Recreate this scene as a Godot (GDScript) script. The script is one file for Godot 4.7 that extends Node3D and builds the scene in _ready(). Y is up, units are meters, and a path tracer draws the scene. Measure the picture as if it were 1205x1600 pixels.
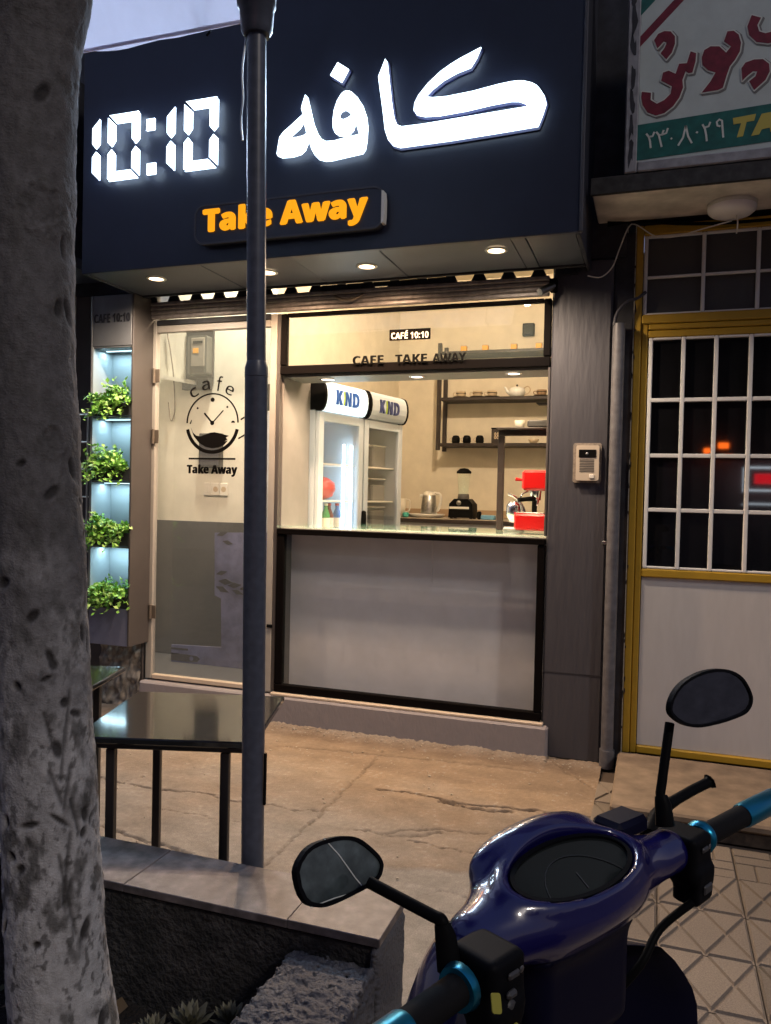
extends Node3D
# Night street: a small take-away cafe front, a tree planter and a parked scooter.

class MB:
	var st := SurfaceTool.new()
	var off := Vector3.ZERO
	func _init(o := Vector3.ZERO) -> void:
		off = o
		st.begin(Mesh.PRIMITIVE_TRIANGLES)
		st.set_smooth_group(-1)
	func smooth(on: bool) -> MB:
		st.set_smooth_group(0 if on else -1)
		return self
	func col(c: Color) -> void:
		st.set_color(c)
	func tri(a: Vector3, b: Vector3, c: Vector3) -> void:  # counter-clockwise seen from outside
		st.add_vertex(a - off)
		st.add_vertex(c - off)
		st.add_vertex(b - off)
	func quad(a: Vector3, b: Vector3, c: Vector3, d: Vector3) -> void:
		tri(a, b, c)
		tri(a, c, d)
	func facing(p: Array, n: Vector3) -> void:
		var m: Vector3 = (p[1] - p[0]).cross(p[2] - p[0])
		var q := p.duplicate()
		if m.dot(n) < 0.0:
			q.reverse()
		for i in range(1, q.size() - 1):
			tri(q[0], q[i], q[i + 1])
	func box(lo: Vector3, hi: Vector3, bev := 0.0, xf := Transform3D()) -> MB:
		var c := (lo + hi) / 2.0
		var h := (hi - lo) / 2.0
		bev = minf(bev, minf(h.x, minf(h.y, h.z)) * 0.8)
		var P := {}
		for sx in [-1, 1]:
			for sy in [-1, 1]:
				for sz in [-1, 1]:
					var k := Vector3i(sx, sy, sz)
					var s := Vector3(sx, sy, sz)
					P[[k, 0]] = xf * (c + s * Vector3(h.x, h.y - bev, h.z - bev))
					P[[k, 1]] = xf * (c + s * Vector3(h.x - bev, h.y, h.z - bev))
					P[[k, 2]] = xf * (c + s * Vector3(h.x - bev, h.y - bev, h.z))
		var around := [[-1, -1], [1, -1], [1, 1], [-1, 1]]
		for ax in 3:
			for s in [-1, 1]:
				var f := []
				for q in around:
					var k := Vector3i.ZERO
					k[ax] = s
					k[(ax + 1) % 3] = q[0]
					k[(ax + 2) % 3] = q[1]
					f.append(P[[k, ax]])
				var n := Vector3.ZERO
				n[ax] = s
				facing(f, xf.basis * n)
		if bev > 0.0:
			for ax in 3:
				var b := (ax + 1) % 3
				var d := (ax + 2) % 3
				for q in around:
					var k0 := Vector3i.ZERO
					k0[ax] = -1
					k0[b] = q[0]
					k0[d] = q[1]
					var k1 := k0
					k1[ax] = 1
					var n := Vector3.ZERO
					n[b] = q[0]
					n[d] = q[1]
					facing([P[[k0, b]], P[[k1, b]], P[[k1, d]], P[[k0, d]]], xf.basis * n)
			for sx in [-1, 1]:
				for sy in [-1, 1]:
					for sz in [-1, 1]:
						var k := Vector3i(sx, sy, sz)
						facing([P[[k, 0]], P[[k, 1]], P[[k, 2]]], xf.basis * Vector3(sx, sy, sz))
		return self
	func tube(pts: Array, r: Variant, n := 8, caps := true) -> MB:
		var rings := []
		var side := Vector3.ZERO
		for i in pts.size():
			var t: Vector3 = (pts[mini(i + 1, pts.size() - 1)] - pts[maxi(i - 1, 0)]).normalized()
			if i == 0:
				side = t.cross(Vector3.UP if absf(t.y) < 0.9 else Vector3.RIGHT).normalized()
			side = (side - t * side.dot(t)).normalized()
			var bi := t.cross(side)
			var rr: float = r[i] if r is Array else r
			var ring := []
			for k in n:
				var a := TAU * k / n
				ring.append(pts[i] + (side * cos(a) + bi * sin(a)) * rr)
			rings.append(ring)
		for i in rings.size() - 1:
			for k in n:
				var k2 := (k + 1) % n
				quad(rings[i][k], rings[i][k2], rings[i + 1][k2], rings[i + 1][k])
		if caps:
			st.set_smooth_group(-1)
			for k in range(1, n - 1):
				tri(rings[0][0], rings[0][k + 1], rings[0][k])
				tri(rings[-1][0], rings[-1][k], rings[-1][k + 1])
		return self
	func lathe(prof: Array, n := 20, xf := Transform3D()) -> MB:  # Vector2(radius, y) from the bottom up
		for i in prof.size() - 1:
			for k in n:
				var a := TAU * k / n
				var b := TAU * (k + 1) / n
				var p := func(v: Vector2, w: float) -> Vector3: return xf * Vector3(v.x * cos(w), v.y, -v.x * sin(w))
				var p0: Vector3 = p.call(prof[i], a)
				var p1: Vector3 = p.call(prof[i], b)
				var p2: Vector3 = p.call(prof[i + 1], b)
				var p3: Vector3 = p.call(prof[i + 1], a)
				if prof[i].x > 0.0:
					tri(p0, p1, p2)
				if prof[i + 1].x > 0.0:
					tri(p0, p2, p3)
		return self
	func prism(poly: Array, z0: float, z1: float, xf := Transform3D()) -> MB:  # polygon in x, y pushed from z0 to z1 (front at z1)
		var pp := PackedVector2Array(poly)
		var idx := Geometry2D.triangulate_polygon(pp)
		var area := 0.0
		for i in pp.size():
			area += pp[i].cross(pp[(i + 1) % pp.size()])
		for i in range(0, idx.size(), 3):
			var f := []
			var g := []
			for k in 3:
				var v := pp[idx[i + k]]
				f.append(xf * Vector3(v.x, v.y, z1))
				g.append(xf * Vector3(v.x, v.y, z0))
			facing(f, xf.basis.z)
			facing(g, -xf.basis.z)
		for i in pp.size():
			var a := pp[i]
			var b := pp[(i + 1) % pp.size()]
			if area < 0.0:
				var t := a
				a = b
				b = t
			quad(xf * Vector3(a.x, a.y, z0), xf * Vector3(b.x, b.y, z0), xf * Vector3(b.x, b.y, z1), xf * Vector3(a.x, a.y, z1))
		return self
	func ribbon(line: Array, w: float, z0: float, z1: float, xf := Transform3D()) -> MB:
		var l := []
		var r := []
		for i in line.size():
			var t: Vector2 = (line[mini(i + 1, line.size() - 1)] - line[maxi(i - 1, 0)]).normalized()
			var n := Vector2(-t.y, t.x) * w * 0.5
			l.append(line[i] + n)
			r.append(line[i] - n)
		r.reverse()
		return prism(l + r, z0, z1, xf)
	func done() -> ArrayMesh:
		st.generate_normals()
		return st.commit()

var M := {}
var TX := {}
var used := {}
var rng := RandomNumberGenerator.new()
var N := FastNoiseLite.new()

func lin(r: float, g: float, b: float) -> Color:
	return Color(r, g, b).linear_to_srgb()

func noise_tex(seed_: int, freq: float, oct: int, lo: float, hi: float, gain := 0.5, kind := FastNoiseLite.TYPE_SIMPLEX_SMOOTH, size := 512, power := 1.0) -> ImageTexture:
	var n := FastNoiseLite.new()
	n.seed = seed_
	n.noise_type = kind
	n.frequency = freq
	n.fractal_octaves = oct
	n.fractal_gain = gain
	var im := n.get_seamless_image(size, size)
	im.convert(Image.FORMAT_L8)
	var d := im.get_data()
	var lut := PackedByteArray()
	for i in 256:
		lut.append(int(255.0 * lerpf(lo, hi, pow(i / 255.0, power))))
	for i in d.size():
		d[i] = lut[d[i]]
	return ImageTexture.create_from_image(Image.create_from_data(size, size, false, Image.FORMAT_L8, d))

func mt(c: Color, rough := 0.6, metal := 0.0, tex := "", scale := 1.0, bump := "", bump_cm := 0.0, bscale := 0.0) -> StandardMaterial3D:
	var m := StandardMaterial3D.new()
	m.albedo_color = c
	m.roughness = rough
	m.metallic = metal
	if tex:
		m.albedo_texture = TX[tex]
		m.uv1_triplanar = true
		m.uv1_world_triplanar = true
		m.uv1_scale = Vector3.ONE * scale
	if bump:
		m.heightmap_enabled = true
		m.heightmap_texture = TX[bump]
		m.heightmap_scale = bump_cm
		m.uv1_triplanar = true
		m.uv1_world_triplanar = true
		m.uv1_scale = Vector3.ONE * scale
	return m

func glow(c: Color, e: float) -> StandardMaterial3D:
	var m := StandardMaterial3D.new()
	m.albedo_color = Color(0.8, 0.8, 0.8)
	m.emission_enabled = true
	m.emission = c
	m.emission_energy_multiplier = e
	return m

func pane(alpha: float, tint := Color(0.9, 1.0, 0.97)) -> StandardMaterial3D:
	var m := StandardMaterial3D.new()
	m.albedo_color = Color(tint.r, tint.g, tint.b, alpha)
	m.transparency = BaseMaterial3D.TRANSPARENCY_ALPHA
	m.roughness = 0.02
	return m

func numbered(n: String) -> String:
	used[n] = used.get(n, -1) + 1
	return n if used[n] == 0 else "%s_%03d" % [n, used[n]]

func thing(n: String, label: String, cat: String, at := Vector3.ZERO, group := "", b := Basis()) -> Node3D:
	var o := Node3D.new()
	o.name = numbered(n)
	o.transform = Transform3D(b, at)
	add_child(o)
	tag(o, label, cat, group)
	return o

func tag(o: Node, label: String, cat: String, group := "") -> void:
	if label:
		o.set_meta("label", label)
	if cat:
		o.set_meta("category", cat)
	if group:
		o.set_meta("group", group)

func nb(o: Node3D) -> MB:
	return MB.new(o.position)

func part(parent: Node, n: String, mb: Variant, mat: Material, label := "") -> MeshInstance3D:
	var i := MeshInstance3D.new()
	i.mesh = mb.done() if mb is MB else mb
	i.material_override = mat
	i.name = n
	parent.add_child(i, true)
	if label:
		i.set_meta("label", label)
	return i

func solo(n: String, label: String, cat: String, at: Vector3, mb: MB, mat: Material, group := "") -> MeshInstance3D:  # one-mesh thing; mb built with off = at
	var i := part(self, numbered(n), mb, mat)
	i.position = at
	tag(i, label, cat, group)
	return i

func setting(n: String, mesh: Variant, mat: Material) -> MeshInstance3D:
	var i := part(self, numbered(n), mesh, mat)
	i.set_meta("kind", "structure")
	return i

func copy(o: Node3D, at: Vector3, label: String, b := Basis()) -> Node3D:
	var c: Node3D = o.duplicate()
	c.name = numbered(String(o.name).get_slice("_00", 0))
	c.transform = Transform3D(b, at)
	c.set_meta("label", label)
	add_child(c)
	return c

func text(parent: Node, n: String, s: String, bold: bool, at: Vector3, w: float, h: float, depth: float, mat: Material, b := Basis(), font := "Droid Sans", heavy := 0.0) -> MeshInstance3D:
	var f := SystemFont.new()
	f.font_names = PackedStringArray([font])
	f.font_weight = 700 if bold else 400
	var t := TextMesh.new()
	t.font = f
	t.text = s
	t.font_size = 48
	t.pixel_size = 0.01
	t.depth = 0.2
	t.curve_step = 1.0
	var box := t.get_aabb()
	var i := MeshInstance3D.new()
	i.mesh = t
	i.material_override = mat
	i.name = n
	var sc := Vector3(w / box.size.x, h / box.size.y, depth / box.size.z)
	var bb := b * Basis.from_scale(sc)
	i.transform = Transform3D(bb, at - bb * box.get_center())
	parent.add_child(i, true)
	for k in (4 if heavy > 0.0 else 0):  # a heavier cut: the same glyphs laid again a hair aside, each a little deeper
		var c: MeshInstance3D = i.duplicate()
		c.transform.origin += b * Vector3([1, -1, 0.6, -0.6][k] * heavy, [0, 0, 0.7, -0.7][k] * heavy, -0.0006 * (k + 1))
		c.name = n
		parent.add_child(c, true)
	return i

func keyhole(outer: Array, holes: Array) -> Array:
	var res := outer.duplicate()
	for hh in holes:
		var h: Array = hh.duplicate()
		var pa := PackedVector2Array(res)
		if Geometry2D.is_polygon_clockwise(pa) == Geometry2D.is_polygon_clockwise(PackedVector2Array(h)):
			h.reverse()
		var bi := 0
		var bj := 0
		var best := 1e9
		for i in res.size():
			for j in h.size():
				var d: float = res[i].distance_squared_to(h[j])
				if d < best:
					best = d
					bi = i
					bj = j
		var ins := []
		for k in h.size() + 1:
			ins.append(h[(bj + k) % h.size()])
		ins.append(res[bi])
		res = res.slice(0, bi + 1) + ins + res.slice(bi + 1)
	return res

func arc_poly(c: Vector2, r0: float, r1: float, a0: float, a1: float, n := 20) -> Array:
	var p := []
	for i in n + 1:
		var a := lerpf(a0, a1, float(i) / n)
		p.append(c + Vector2(cos(a), sin(a)) * r1)
	for i in n + 1:
		var a := lerpf(a1, a0, float(i) / n)
		p.append(c + Vector2(cos(a), sin(a)) * r0)
	return p

func disc(c: Vector2, r: float, n := 16) -> Array:
	var p := []
	for i in n:
		p.append(c + Vector2(cos(TAU * i / n), sin(TAU * i / n)) * r)
	return p

func rrect(x0: float, y0: float, x1: float, y1: float, r: float, n := 6) -> Array:
	var p := []
	for q in [[x1 - r, y0 + r, -PI / 2], [x1 - r, y1 - r, 0.0], [x0 + r, y1 - r, PI / 2], [x0 + r, y0 + r, PI]]:
		for i in n + 1:
			var a: float = q[2] + PI / 2 * i / n
			p.append(Vector2(q[0] + cos(a) * r, q[1] + sin(a) * r))
	return p

func curve(pts: Array, n := 8) -> Array:  # Catmull-Rom through Vector3 points
	var out := []
	for i in pts.size() - 1:
		var a: Vector3 = pts[maxi(i - 1, 0)]
		var b: Vector3 = pts[i]
		var c: Vector3 = pts[i + 1]
		var d: Vector3 = pts[mini(i + 2, pts.size() - 1)]
		for k in n:
			out.append(b.cubic_interpolate(c, a, d, float(k) / n))
	out.append(pts[-1])
	return out

func grid(nu: int, nv: int, P: PackedVector3Array, C: PackedColorArray, wrap := false) -> ArrayMesh:  # rows v of nu points, wound so that u x v points outwards
	var I := PackedInt32Array()
	var Nn := PackedVector3Array()
	Nn.resize(P.size())
	for v in nv - 1:
		for u in (nu if wrap else nu - 1):
			var u2 := (u + 1) % nu
			var a := v * nu + u
			var b := v * nu + u2
			var c := (v + 1) * nu + u2
			var d := (v + 1) * nu + u
			var n := (P[c] - P[a]).cross(P[d] - P[b])
			Nn[a] += n
			Nn[b] += n
			Nn[c] += n
			Nn[d] += n
			I.append_array(PackedInt32Array([a, c, b, a, d, c]))
	for i in Nn.size():
		Nn[i] = Nn[i].normalized()
	var arr := []
	arr.resize(Mesh.ARRAY_MAX)
	arr[Mesh.ARRAY_VERTEX] = P
	arr[Mesh.ARRAY_NORMAL] = Nn
	if C.size():
		arr[Mesh.ARRAY_COLOR] = C
	arr[Mesh.ARRAY_INDEX] = I
	var m := ArrayMesh.new()
	m.add_surface_from_arrays(Mesh.PRIMITIVE_TRIANGLES, arr)
	return m

func nets(lo: Vector3, hi: Vector3, cell: float, f: Callable) -> ArrayMesh:  # surface nets of a distance field
	var n := Vector3i(((hi - lo) / cell).ceil()) + Vector3i.ONE
	var F := PackedFloat32Array()
	F.resize(n.x * n.y * n.z)
	var i := 0
	for z in n.z:
		for y in n.y:
			for x in n.x:
				F[i] = f.call(lo + Vector3(x, y, z) * cell)
				i += 1
	var P := PackedVector3Array()
	var Nn := PackedVector3Array()
	var I := PackedInt32Array()
	var at := {}
	var ox := 1
	var oy := n.x
	var oz := n.x * n.y
	var corner := []
	for k in 8:
		corner.append(Vector3(k & 1, (k >> 1) & 1, (k >> 2) & 1))
	var offs := []
	for k in 8:
		offs.append((k & 1) * ox + ((k >> 1) & 1) * oy + ((k >> 2) & 1) * oz)
	for z in n.z - 1:
		for y in n.y - 1:
			for x in n.x - 1:
				var b := x + y * oy + z * oz
				var m := 0
				for k in 8:
					if F[b + offs[k]] < 0.0:
						m |= 1 << k
				if m == 0 or m == 255:
					continue
				var s := Vector3.ZERO
				var c := 0
				for k in 8:
					for ax in 3:
						var k2 := k | (1 << ax)
						if k2 != k and ((m >> k) & 1) != ((m >> k2) & 1):
							var fa := F[b + offs[k]]
							var fb := F[b + offs[k2]]
							s += corner[k].lerp(corner[k2], fa / (fa - fb))
							c += 1
				at[b] = P.size()
				var p := lo + (Vector3(x, y, z) + s / c) * cell
				P.append(p)
				var e := cell * 0.5
				Nn.append(Vector3(f.call(p + Vector3(e, 0, 0)) - f.call(p - Vector3(e, 0, 0)), f.call(p + Vector3(0, e, 0)) - f.call(p - Vector3(0, e, 0)), f.call(p + Vector3(0, 0, e)) - f.call(p - Vector3(0, 0, e))).normalized())
	for z in range(1, n.z - 1):
		for y in range(1, n.y - 1):
			for x in range(1, n.x - 1):
				var b := x + y * oy + z * oz
				var inside := F[b] < 0.0
				for ax in 3:
					var o: int = [ox, oy, oz][ax]
					if (F[b + o] < 0.0) == inside:
						continue
					var o1: int = [oy, oz, ox][ax]
					var o2: int = [oz, ox, oy][ax]
					var q := [at[b], at[b - o1], at[b - o1 - o2], at[b - o2]]
					if inside:
						I.append_array(PackedInt32Array([q[0], q[2], q[1], q[0], q[3], q[2]]))
					else:
						I.append_array(PackedInt32Array([q[0], q[1], q[2], q[0], q[2], q[3]]))
	var arr := []
	arr.resize(Mesh.ARRAY_MAX)
	arr[Mesh.ARRAY_VERTEX] = P
	arr[Mesh.ARRAY_NORMAL] = Nn
	arr[Mesh.ARRAY_INDEX] = I
	var m := ArrayMesh.new()
	m.add_surface_from_arrays(Mesh.PRIMITIVE_TRIANGLES, arr)
	return m

func smin(a: float, b: float, k: float) -> float:
	var h := maxf(k - absf(a - b), 0.0) / k
	return minf(a, b) - h * h * k * 0.25

func cap_d(p: Vector3, a: Vector3, b: Vector3, ra: float, rb: float) -> float:
	var t := clampf((p - a).dot(b - a) / (b - a).length_squared(), 0.0, 1.0)
	return (p - a - (b - a) * t).length() - lerpf(ra, rb, t)

func ell_d(p: Vector3, c: Vector3, r: Vector3) -> float:
	var q := (p - c) / r
	var k0 := q.length()
	var k1 := (q / r).length()
	return k0 * (k0 - 1.0) / maxf(k1, 1e-4)

func spot(n: String, at: Vector3, c: Color, e: float, angle: float, towards := Vector3.DOWN, size := 0.03, soft := 0.9) -> void:
	var l := SpotLight3D.new()
	l.name = n
	l.light_color = c
	l.light_energy = e
	l.spot_range = 12.0
	l.spot_attenuation = 2.0
	l.spot_angle = angle
	l.spot_angle_attenuation = soft
	l.light_size = size
	l.shadow_enabled = true
	add_child(l, true)
	l.look_at_from_position(at, at + towards, Vector3.FORWARD if absf(towards.y) > 0.9 else Vector3.UP)

func omni(n: String, at: Vector3, c: Color, e: float, size := 0.1) -> void:
	var l := OmniLight3D.new()
	l.name = n
	l.position = at
	l.light_color = c
	l.light_energy = e
	l.omni_range = 14.0
	l.omni_attenuation = 2.0
	l.light_size = size
	l.shadow_enabled = true
	add_child(l, true)

func area(n: String, at: Vector3, c: Color, e: float, sz: Vector2, towards: Vector3) -> void:
	var l := AreaLight3D.new()
	l.name = n
	l.light_color = c
	l.light_energy = e
	l.area_size = sz
	l.area_range = 14.0
	l.area_attenuation = 2.0
	l.area_normalize_energy = true
	l.shadow_enabled = true
	add_child(l, true)
	l.look_at_from_position(at, at + towards, Vector3.FORWARD if absf(towards.y) > 0.9 else Vector3.UP)

const ZF := 0.69   # face of the sign box

func _ready() -> void:
	rng.seed = 11
	N.seed = 5
	N.frequency = 1.0
	var cam := Camera3D.new()
	cam.name = "camera"
	cam.position = Vector3(0, 1.5, 4.6)
	cam.rotation = Vector3(deg_to_rad(-1.23), deg_to_rad(18.98), deg_to_rad(1.307))
	cam.fov = 66.08
	cam.near = 0.05
	cam.far = 200.0
	add_child(cam)
	var env := Environment.new()
	env.background_mode = Environment.BG_SKY
	var sky := ProceduralSkyMaterial.new()
	sky.sky_top_color = Color(0.30, 0.34, 0.46)
	sky.sky_horizon_color = Color(0.48, 0.46, 0.48)
	sky.ground_bottom_color = Color(0.08, 0.07, 0.07)
	sky.ground_horizon_color = Color(0.3, 0.28, 0.28)
	env.sky = Sky.new()
	env.sky.sky_material = sky
	env.background_energy_multiplier = SKY_E
	env.tonemap_mode = Environment.TONE_MAPPER_LINEAR
	env.tonemap_exposure = 1.2
	env.sdfgi_enabled = true
	env.ssao_enabled = true
	env.ssil_enabled = true
	var we := WorldEnvironment.new()
	we.name = "environment"
	we.environment = env
	add_child(we)
	var sun := DirectionalLight3D.new()
	sun.name = "street_light_glow"
	sun.light_color = Color(1.0, 0.95, 0.9)
	sun.light_energy = SUN_E
	sun.light_angular_distance = 4.0
	sun.sky_mode = DirectionalLight3D.SKY_MODE_LIGHT_ONLY
	sun.shadow_enabled = true
	add_child(sun)
	sun.look_at_from_position(Vector3(8.0, 8.0, 5.5), Vector3(0, 0, 0))
	materials()
	ground()
	grit()
	buildings()
	cafe_front()
	sign_box()
	planter_column()
	interior()
	neighbour()
	street_planter()
	leaf_litter()
	awning_and_pole()
	tables()
	left_shop()
	street_behind()
	scooter()

const SKY_E := 1.25
const SUN_E := 0.2

func materials() -> void:
	TX.speck = noise_tex(1, 0.12, 4, 0.72, 1.0, 0.7)
	TX.blotch = noise_tex(2, 0.012, 5, 0.45, 1.0, 0.55)
	TX.plaster = noise_tex(3, 0.01, 5, 0.93, 1.0, 0.6)
	TX.rough = noise_tex(4, 0.05, 5, 0.0, 1.0, 0.6)
	TX.fine = noise_tex(5, 0.25, 3, 0.0, 1.0, 0.6)
	TX.smudge = noise_tex(6, 0.012, 4, 0.76, 1.0, 0.5)
	TX.drip = noise_tex(13, 0.018, 5, 0.955, 1.0, 0.6)
	TX.lump = noise_tex(7, 0.025, 4, 0.0, 1.0, 0.5)
	M.navy = mt(lin(0.019, 0.024, 0.046), 0.42, 0.0, "plaster", 0.9)
	M.navy_side = mt(lin(0.02, 0.022, 0.035), 0.55)
	M.soffit = mt(lin(0.06, 0.069, 0.095), 0.45, 0.0, "plaster", 1.1)
	M.slate = mt(lin(0.058, 0.058, 0.07), 0.55, 0.0, "smudge", 0.5, "lump", 0.2)
	M.slate_dark = mt(lin(0.04, 0.042, 0.055), 0.6, 0.0, "blotch", 0.9)
	M.kerb = mt(lin(0.27, 0.25, 0.26), 0.75, 0.0, "smudge", 1.3, "rough", 0.12)
	M.sill = mt(lin(0.6, 0.5, 0.39), 0.5, 0.0, "plaster", 2.0)
	M.cream_wall = mt(lin(0.7, 0.64, 0.52), 0.75, 0.0, "plaster", 0.7)
	M.white_wall = mt(lin(0.72, 0.7, 0.62), 0.75, 0.0, "plaster", 0.7)
	M.grey_panel = mt(lin(0.095, 0.097, 0.105), 0.5, 0.0, "plaster", 1.0)
	M.counter_grey = mt(lin(0.7, 0.71, 0.75), 0.5, 0.0, "plaster", 0.6)
	M.jamb_grey = mt(lin(0.2, 0.19, 0.185), 0.5, 0.0, "plaster", 0.9)
	M.taupe = mt(lin(0.066, 0.058, 0.056), 0.6, 0.0, "plaster", 1.0)
	M.black_frame = mt(lin(0.005, 0.004, 0.004), 0.65)
	M.door_frame = mt(lin(0.36, 0.34, 0.31), 0.4, 0.0, "plaster", 1.0)
	M.shutter = mt(lin(0.36, 0.33, 0.32), 0.42, 0.1, "smudge", 3.0)
	M.decal = mt(lin(0.005, 0.0045, 0.0045), 0.7)
	M.glass = pane(0.015)
	M.glass_door = pane(0.03, Color(0.9, 0.95, 0.93))
	M.glass_green = pane(0.1, Color(0.6, 0.9, 0.8))
	M.chrome = mt(lin(0.75, 0.75, 0.76), 0.16, 1.0)
	M.steel = mt(lin(0.5, 0.5, 0.5), 0.35, 1.0, "smudge", 5.0)
	M.hinge = mt(lin(0.2, 0.17, 0.14), 0.45, 0.7)
	M.black = mt(lin(0.006, 0.006, 0.006), 0.45)
	for k in [M.black_frame, M.decal, M.black]:
		k.metallic_specular = 0.12
	M.black_matte = mt(lin(0.02, 0.02, 0.02), 0.8)
	M.plastic_white = mt(lin(0.7, 0.68, 0.62), 0.4)
	M.plastic_grey = mt(lin(0.045, 0.043, 0.042), 0.5)
	M.brown_shelf = mt(lin(0.022, 0.013, 0.01), 0.5, 0.0, "smudge", 3.0)
	M.red = mt(lin(0.38, 0.008, 0.008), 0.25)
	M.porcelain = mt(lin(0.72, 0.74, 0.74), 0.15)
	M.cup_beige = mt(lin(0.5, 0.4, 0.28), 0.3)
	M.orange = mt(lin(0.75, 0.36, 0.03), 0.5)
	M.fridge_white = mt(lin(0.42, 0.47, 0.53), 0.35)
	M.blue_ink = mt(lin(0.02, 0.1, 0.42), 0.4)
	M.navy_ink = mt(lin(0.02, 0.03, 0.12), 0.4)
	M.green_ink = mt(lin(0.4, 0.55, 0.05), 0.4)
	M.fridge_lit = glow(Color(0.86, 0.97, 1.0), 0.75)
	M.led_cool = glow(Color(0.88, 0.97, 1.0), 4.0)
	M.led_warm = glow(Color(1.0, 0.86, 0.68), 5.0)
	M.led_warm2 = glow(Color(1.0, 0.92, 0.82), 4.0)
	M.letter = glow(Color(0.84, 0.93, 1.0), 3.2)
	M.letter_side = mt(lin(0.02, 0.022, 0.08), 0.4)
	M.orange_lit = glow(Color(1.0, 0.66, 0.1), 0.85)
	M.orange_lit.albedo_color = lin(0.3, 0.1, 0.0)
	M.yellow = mt(lin(0.46, 0.28, 0.02), 0.5, 0.0, "plaster", 1.6)
	M.grid_white = mt(lin(0.74, 0.74, 0.72), 0.5)
	M.panel_white = mt(lin(0.58, 0.57, 0.56), 0.55, 0.0, "plaster", 1.2)
	M.dark_glass = mt(lin(0.006, 0.006, 0.007), 0.03)
	M.mesh_glass = mt(lin(0.085, 0.085, 0.08), 0.5, 0.0, "speck", 6.0)
	M.putty = mt(lin(0.5, 0.47, 0.38), 0.8, 0.0, "smudge", 6.0)
	M.beige_slab = mt(lin(0.8, 0.74, 0.68), 0.7, 0.0, "smudge", 0.8)
	M.board = mt(lin(0.52, 0.58, 0.55), 0.5, 0.0, "plaster", 1.2)
	M.board_metal = mt(lin(0.36, 0.36, 0.38), 0.5, 0.1, "smudge", 2.0)
	M.board_red = mt(lin(0.2, 0.012, 0.03), 0.5, 0.0, "smudge", 3.0)
	M.board_grey = mt(lin(0.16, 0.16, 0.15), 0.6)
	M.board_pale = mt(lin(0.6, 0.62, 0.56), 0.6)
	M.board_green = mt(lin(0.01, 0.14, 0.12), 0.5, 0.0, "smudge", 2.0)
	M.board_yellow = mt(lin(0.5, 0.42, 0.08), 0.5)
	M.concrete_dark = mt(lin(0.06, 0.056, 0.053), 0.9, 0.0, "blotch", 1.5, "rough", 1.0)
	M.concrete_rough = mt(lin(0.15, 0.145, 0.148), 0.9, 0.0, "speck", 2.2, "rough", 0.8)
	M.cap_stone = mt(lin(0.2, 0.17, 0.17), 0.42, 0.0, "blotch", 2.2, "fine", 0.06)
	M.soil = mt(lin(0.03, 0.024, 0.02), 1.0, 0.0, "speck", 3.0, "rough", 1.5)
	M.pole = mt(lin(0.085, 0.097, 0.13), 0.38, 0.0, "smudge", 4.0)
	M.canopy = mt(lin(0.82, 0.81, 0.86), 0.8, 0.0, "plaster", 1.0)
	M.canopy.backlight_enabled = true
	M.canopy.backlight = Color(0.97, 0.96, 1.0)
	M.table_top = mt(lin(0.012, 0.013, 0.014), 0.08)
	M.table_leg = mt(lin(0.02, 0.018, 0.018), 0.5)
	M.ground = mt(Color.WHITE, 0.85, 0.0, "speck", 2.0, "fine", 0.25)
	M.ground.vertex_color_use_as_albedo = true
	M.bark = mt(Color.WHITE, 0.85, 0.0, "speck", 5.0, "rough", 0.16)
	M.bark.vertex_color_use_as_albedo = true
	M.leaf = mt(Color.WHITE, 0.5)
	M.leaf.vertex_color_use_as_albedo = true
	M.leaf.backlight_enabled = true
	M.leaf.backlight = Color(0.2, 0.3, 0.05)
	M.leaf_dry = mt(Color.WHITE, 0.8)
	M.leaf_dry.vertex_color_use_as_albedo = true
	M.crown = mt(lin(0.05, 0.075, 0.03), 0.7)
	M.asphalt = mt(lin(0.05, 0.05, 0.05), 0.9, 0.0, "speck", 1.0)
	M.far_wall = mt(lin(0.12, 0.11, 0.1), 0.9, 0.0, "blotch", 0.2)
	M.blue_paint = mt(lin(0.006, 0.0045, 0.075), 0.26)
	M.blue_paint.clearcoat_enabled = true
	M.blue_paint.clearcoat = 1.0
	M.blue_paint.clearcoat_roughness = 0.06
	M.dark_plastic = mt(lin(0.004, 0.004, 0.005), 0.6)
	M.dark_plastic.metallic_specular = 0.2
	M.shield = mt(lin(0.004, 0.004, 0.016), 0.45)
	M.shield.metallic_specular = 0.25
	M.gauge = mt(lin(0.012, 0.014, 0.013), 0.12)
	M.cyan_metal = mt(lin(0.012, 0.2, 0.32), 0.3, 0.8)
	M.grip = mt(lin(0.008, 0.0075, 0.0075), 0.75)
	M.grip.metallic_specular = 0.25
	M.mirror = mt(lin(0.2, 0.25, 0.25), 0.12, 0.5, "blotch", 5.0)
	M.mirror_clean = mt(lin(0.3, 0.3, 0.34), 0.04, 0.95, "smudge", 5.0)
	for q in [[M.slate, 1.6, 0.25], [M.panel_white, 1.3, 0.3], [M.kerb, 1.8, 0.6]]:  # rain and dirt have run down these
		q[0].albedo_texture = TX.drip
		q[0].uv1_scale = Vector3(q[1], q[2], q[1])
	M.sticker = mt(lin(0.32, 0.29, 0.03), 0.5)

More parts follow.
